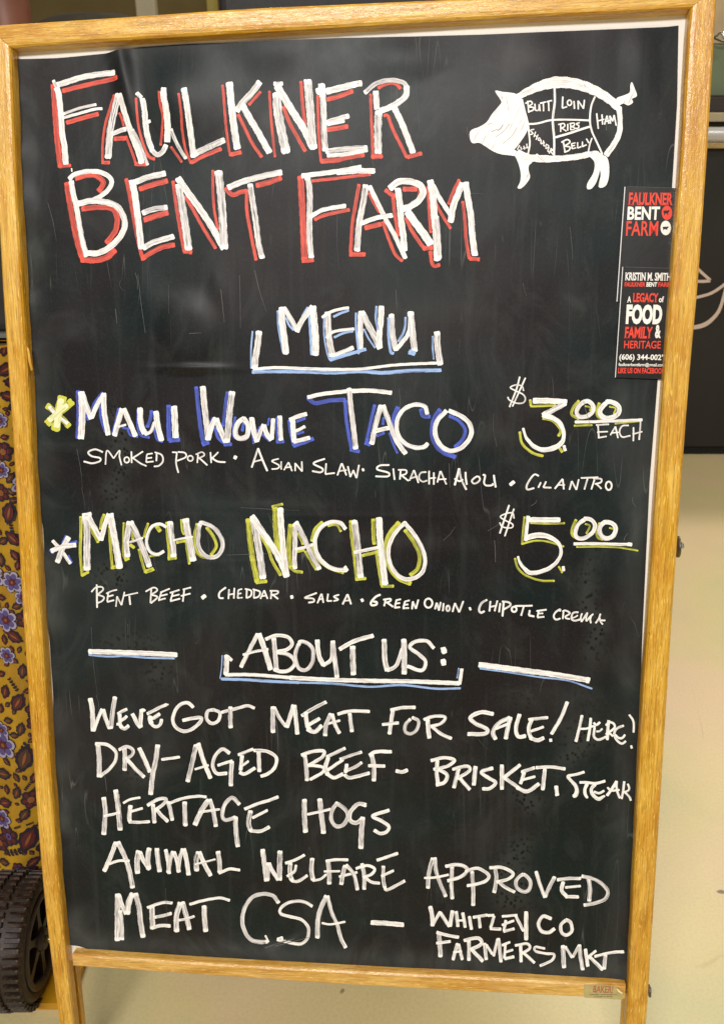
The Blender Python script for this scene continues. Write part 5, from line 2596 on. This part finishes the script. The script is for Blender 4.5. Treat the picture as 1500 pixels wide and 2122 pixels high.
hipz = .92; cx = px_; cy = YP
shz = sh.z
J = [((cx, cy, hipz), (.15, .11)), ((cx, cy, hipz + .17), (.13, .10)), ((cx, cy, shz - .10), (.16, .11)), ((cx, cy, shz + .02), (.09, .07)),
     ((cx, cy, shz + .11), .052), ((cx, cy - .01, shz + .20), (.075, .09)), ((cx, cy - .01, shz + .29), (.07, .085)),
     ((sh.x, sh.y, sh.z), .055), ((el.x, el.y, el.z), .038), ((wr.x, wr.y, wr.z), .026),
     ((2 * cx - sh.x, cy, sh.z), .055), ((2 * cx - sh.x - .06, cy, sh.z - .29), .038), ((2 * cx - sh.x - .02, cy - .1, sh.z - .52), .026),
     ((cx + .10, cy, hipz - .08), .085), ((cx + .11, cy - .01, .50), .058), ((cx + .11, cy + .02, .09), .038), ((cx + .12, cy - .12, .035), .034),
     ((cx - .10, cy, hipz - .08), .085), ((cx - .11, cy - .01, .50), .058), ((cx - .11, cy + .02, .09), .038), ((cx - .12, cy - .12, .035), .034)]
E = [(0, 1), (1, 2), (2, 3), (3, 4), (4, 5), (5, 6), (2, 7), (7, 8), (8, 9), (2, 10), (10, 11), (11, 12), (0, 13), (13, 14), (14, 15), (15, 16),
     (0, 17), (17, 18), (18, 19), (19, 20)]
body = skin_body('body', J, E, SKIN, person)
for w_, s_ in ((Vector(J[9][0]), 1), (Vector(J[12][0]), -1)):
    hd = Vector((0, -.35, -.94)).normalized()
    sx = Vector((1, 0, 0))
    pj = [(w_, (.024, .018)), (w_ + hd * .05, (.036, .016)), (w_ + hd * .09, (.036, .014))]
    pe_ = [(0, 1), (1, 2)]
    for k, (ox, ln) in enumerate(((-.028, .062), (-.010, .072), (.010, .068), (.027, .052))):
        b0 = w_ + hd * .085 + sx * ox
        i0 = len(pj)
        pj += [(b0, .0095), (b0 + hd * ln * .5 + Vector((0, -.008, 0)), .0088), (b0 + hd * ln * .95 + Vector((0, .006, 0)), .0075)]
        pe_ += [(1, i0), (i0, i0 + 1), (i0 + 1, i0 + 2)]
    i0 = len(pj)
    pj += [(w_ + hd * .035 - sx * s_ * .036 + Vector((0, -.01, 0)), .011), (w_ + hd * .075 - sx * s_ * .050 + Vector((0, -.02, 0)), .0095)]
    pe_ += [(0, i0), (i0, i0 + 1)]
    skin_body('hand', pj, pe_, SKIN, person)
# shirt
cut = sh + (el - sh) * .885
J2 = [((cx, cy, hipz + .0), (.158, .118)), ((cx, cy, hipz + .17), (.145, .115)), ((cx, cy, shz - .10), (.175, .125)), ((cx, cy, shz + .035), (.10, .08)),
      (sh, .070), (sh + (el - sh) * .45, .066), (cut, .064), ((2 * cx - sh.x, cy, sh.z), .070), ((2 * cx - sh.x - .03, cy, sh.z - .15), .066), ((2 * cx - sh.x - .05, cy, sh.z - .23), .064)]
skin_body('shirt', J2, [(0, 1), (1, 2), (2, 3), (2, 4), (4, 5), (5, 6), (2, 7), (7, 8), (8, 9)], SHIRT, person)
J3 = [((cx, cy, hipz), (.16, .12)), ((cx + .10, cy, hipz - .10), .095), ((cx + .11, cy - .01, .50), .072), ((cx + .11, cy + .02, .10), .058),
      ((cx - .10, cy, hipz - .10), .095), ((cx - .11, cy - .01, .50), .072), ((cx - .11, cy + .02, .10), .058)]
skin_body('trousers', J3, [(0, 1), (1, 2), (2, 3), (0, 4), (4, 5), (5, 6)], TROU, person)
for s_ in (-1, 1):
    skin_body('shoe', [((cx + s_ * .11, cy + .05, .045), .042), ((cx + s_ * .115, cy - .05, .042), .044), ((cx + s_ * .12, cy - .15, .035), .036)],
              [(0, 1), (1, 2)], BLK, person)
hc = Vector((cx, cy + .01, shz + .27))
skin_body('hair', [(hc + Vector((0, .03, -.06)), (.078, .07)), (hc + Vector((0, .015, .03)), (.082, .095))], [(0, 1)], HAIR, person)
for s_ in (-1, 1):
    cyl('eye', hc + Vector((s_ * .028, -.085, -.05)), hc + Vector((s_ * .028, -.096, -.05)), .011, .006, WHT, person, seg=12)
    cyl('ear', hc + Vector((s_ * .072, 0, -.06)), hc + Vector((s_ * .088, .01, -.06)), .026, .018, SKIN, person, seg=14)
skin_body('nose', [(hc + Vector((0, -.088, -.06)), .010), (hc + Vector((0, -.106, -.088)), .013)], [(0, 1)], SKIN, person, sub=1)
skin_body('mouth', [(hc + Vector((-.02, -.088, -.122)), .006), (hc + Vector((0, -.094, -.122)), .008), (hc + Vector((.02, -.088, -.122)), .006)], [(0, 1), (1, 2)],
          plain('lips', (.25, .06, .05), .5), person, sub=1)
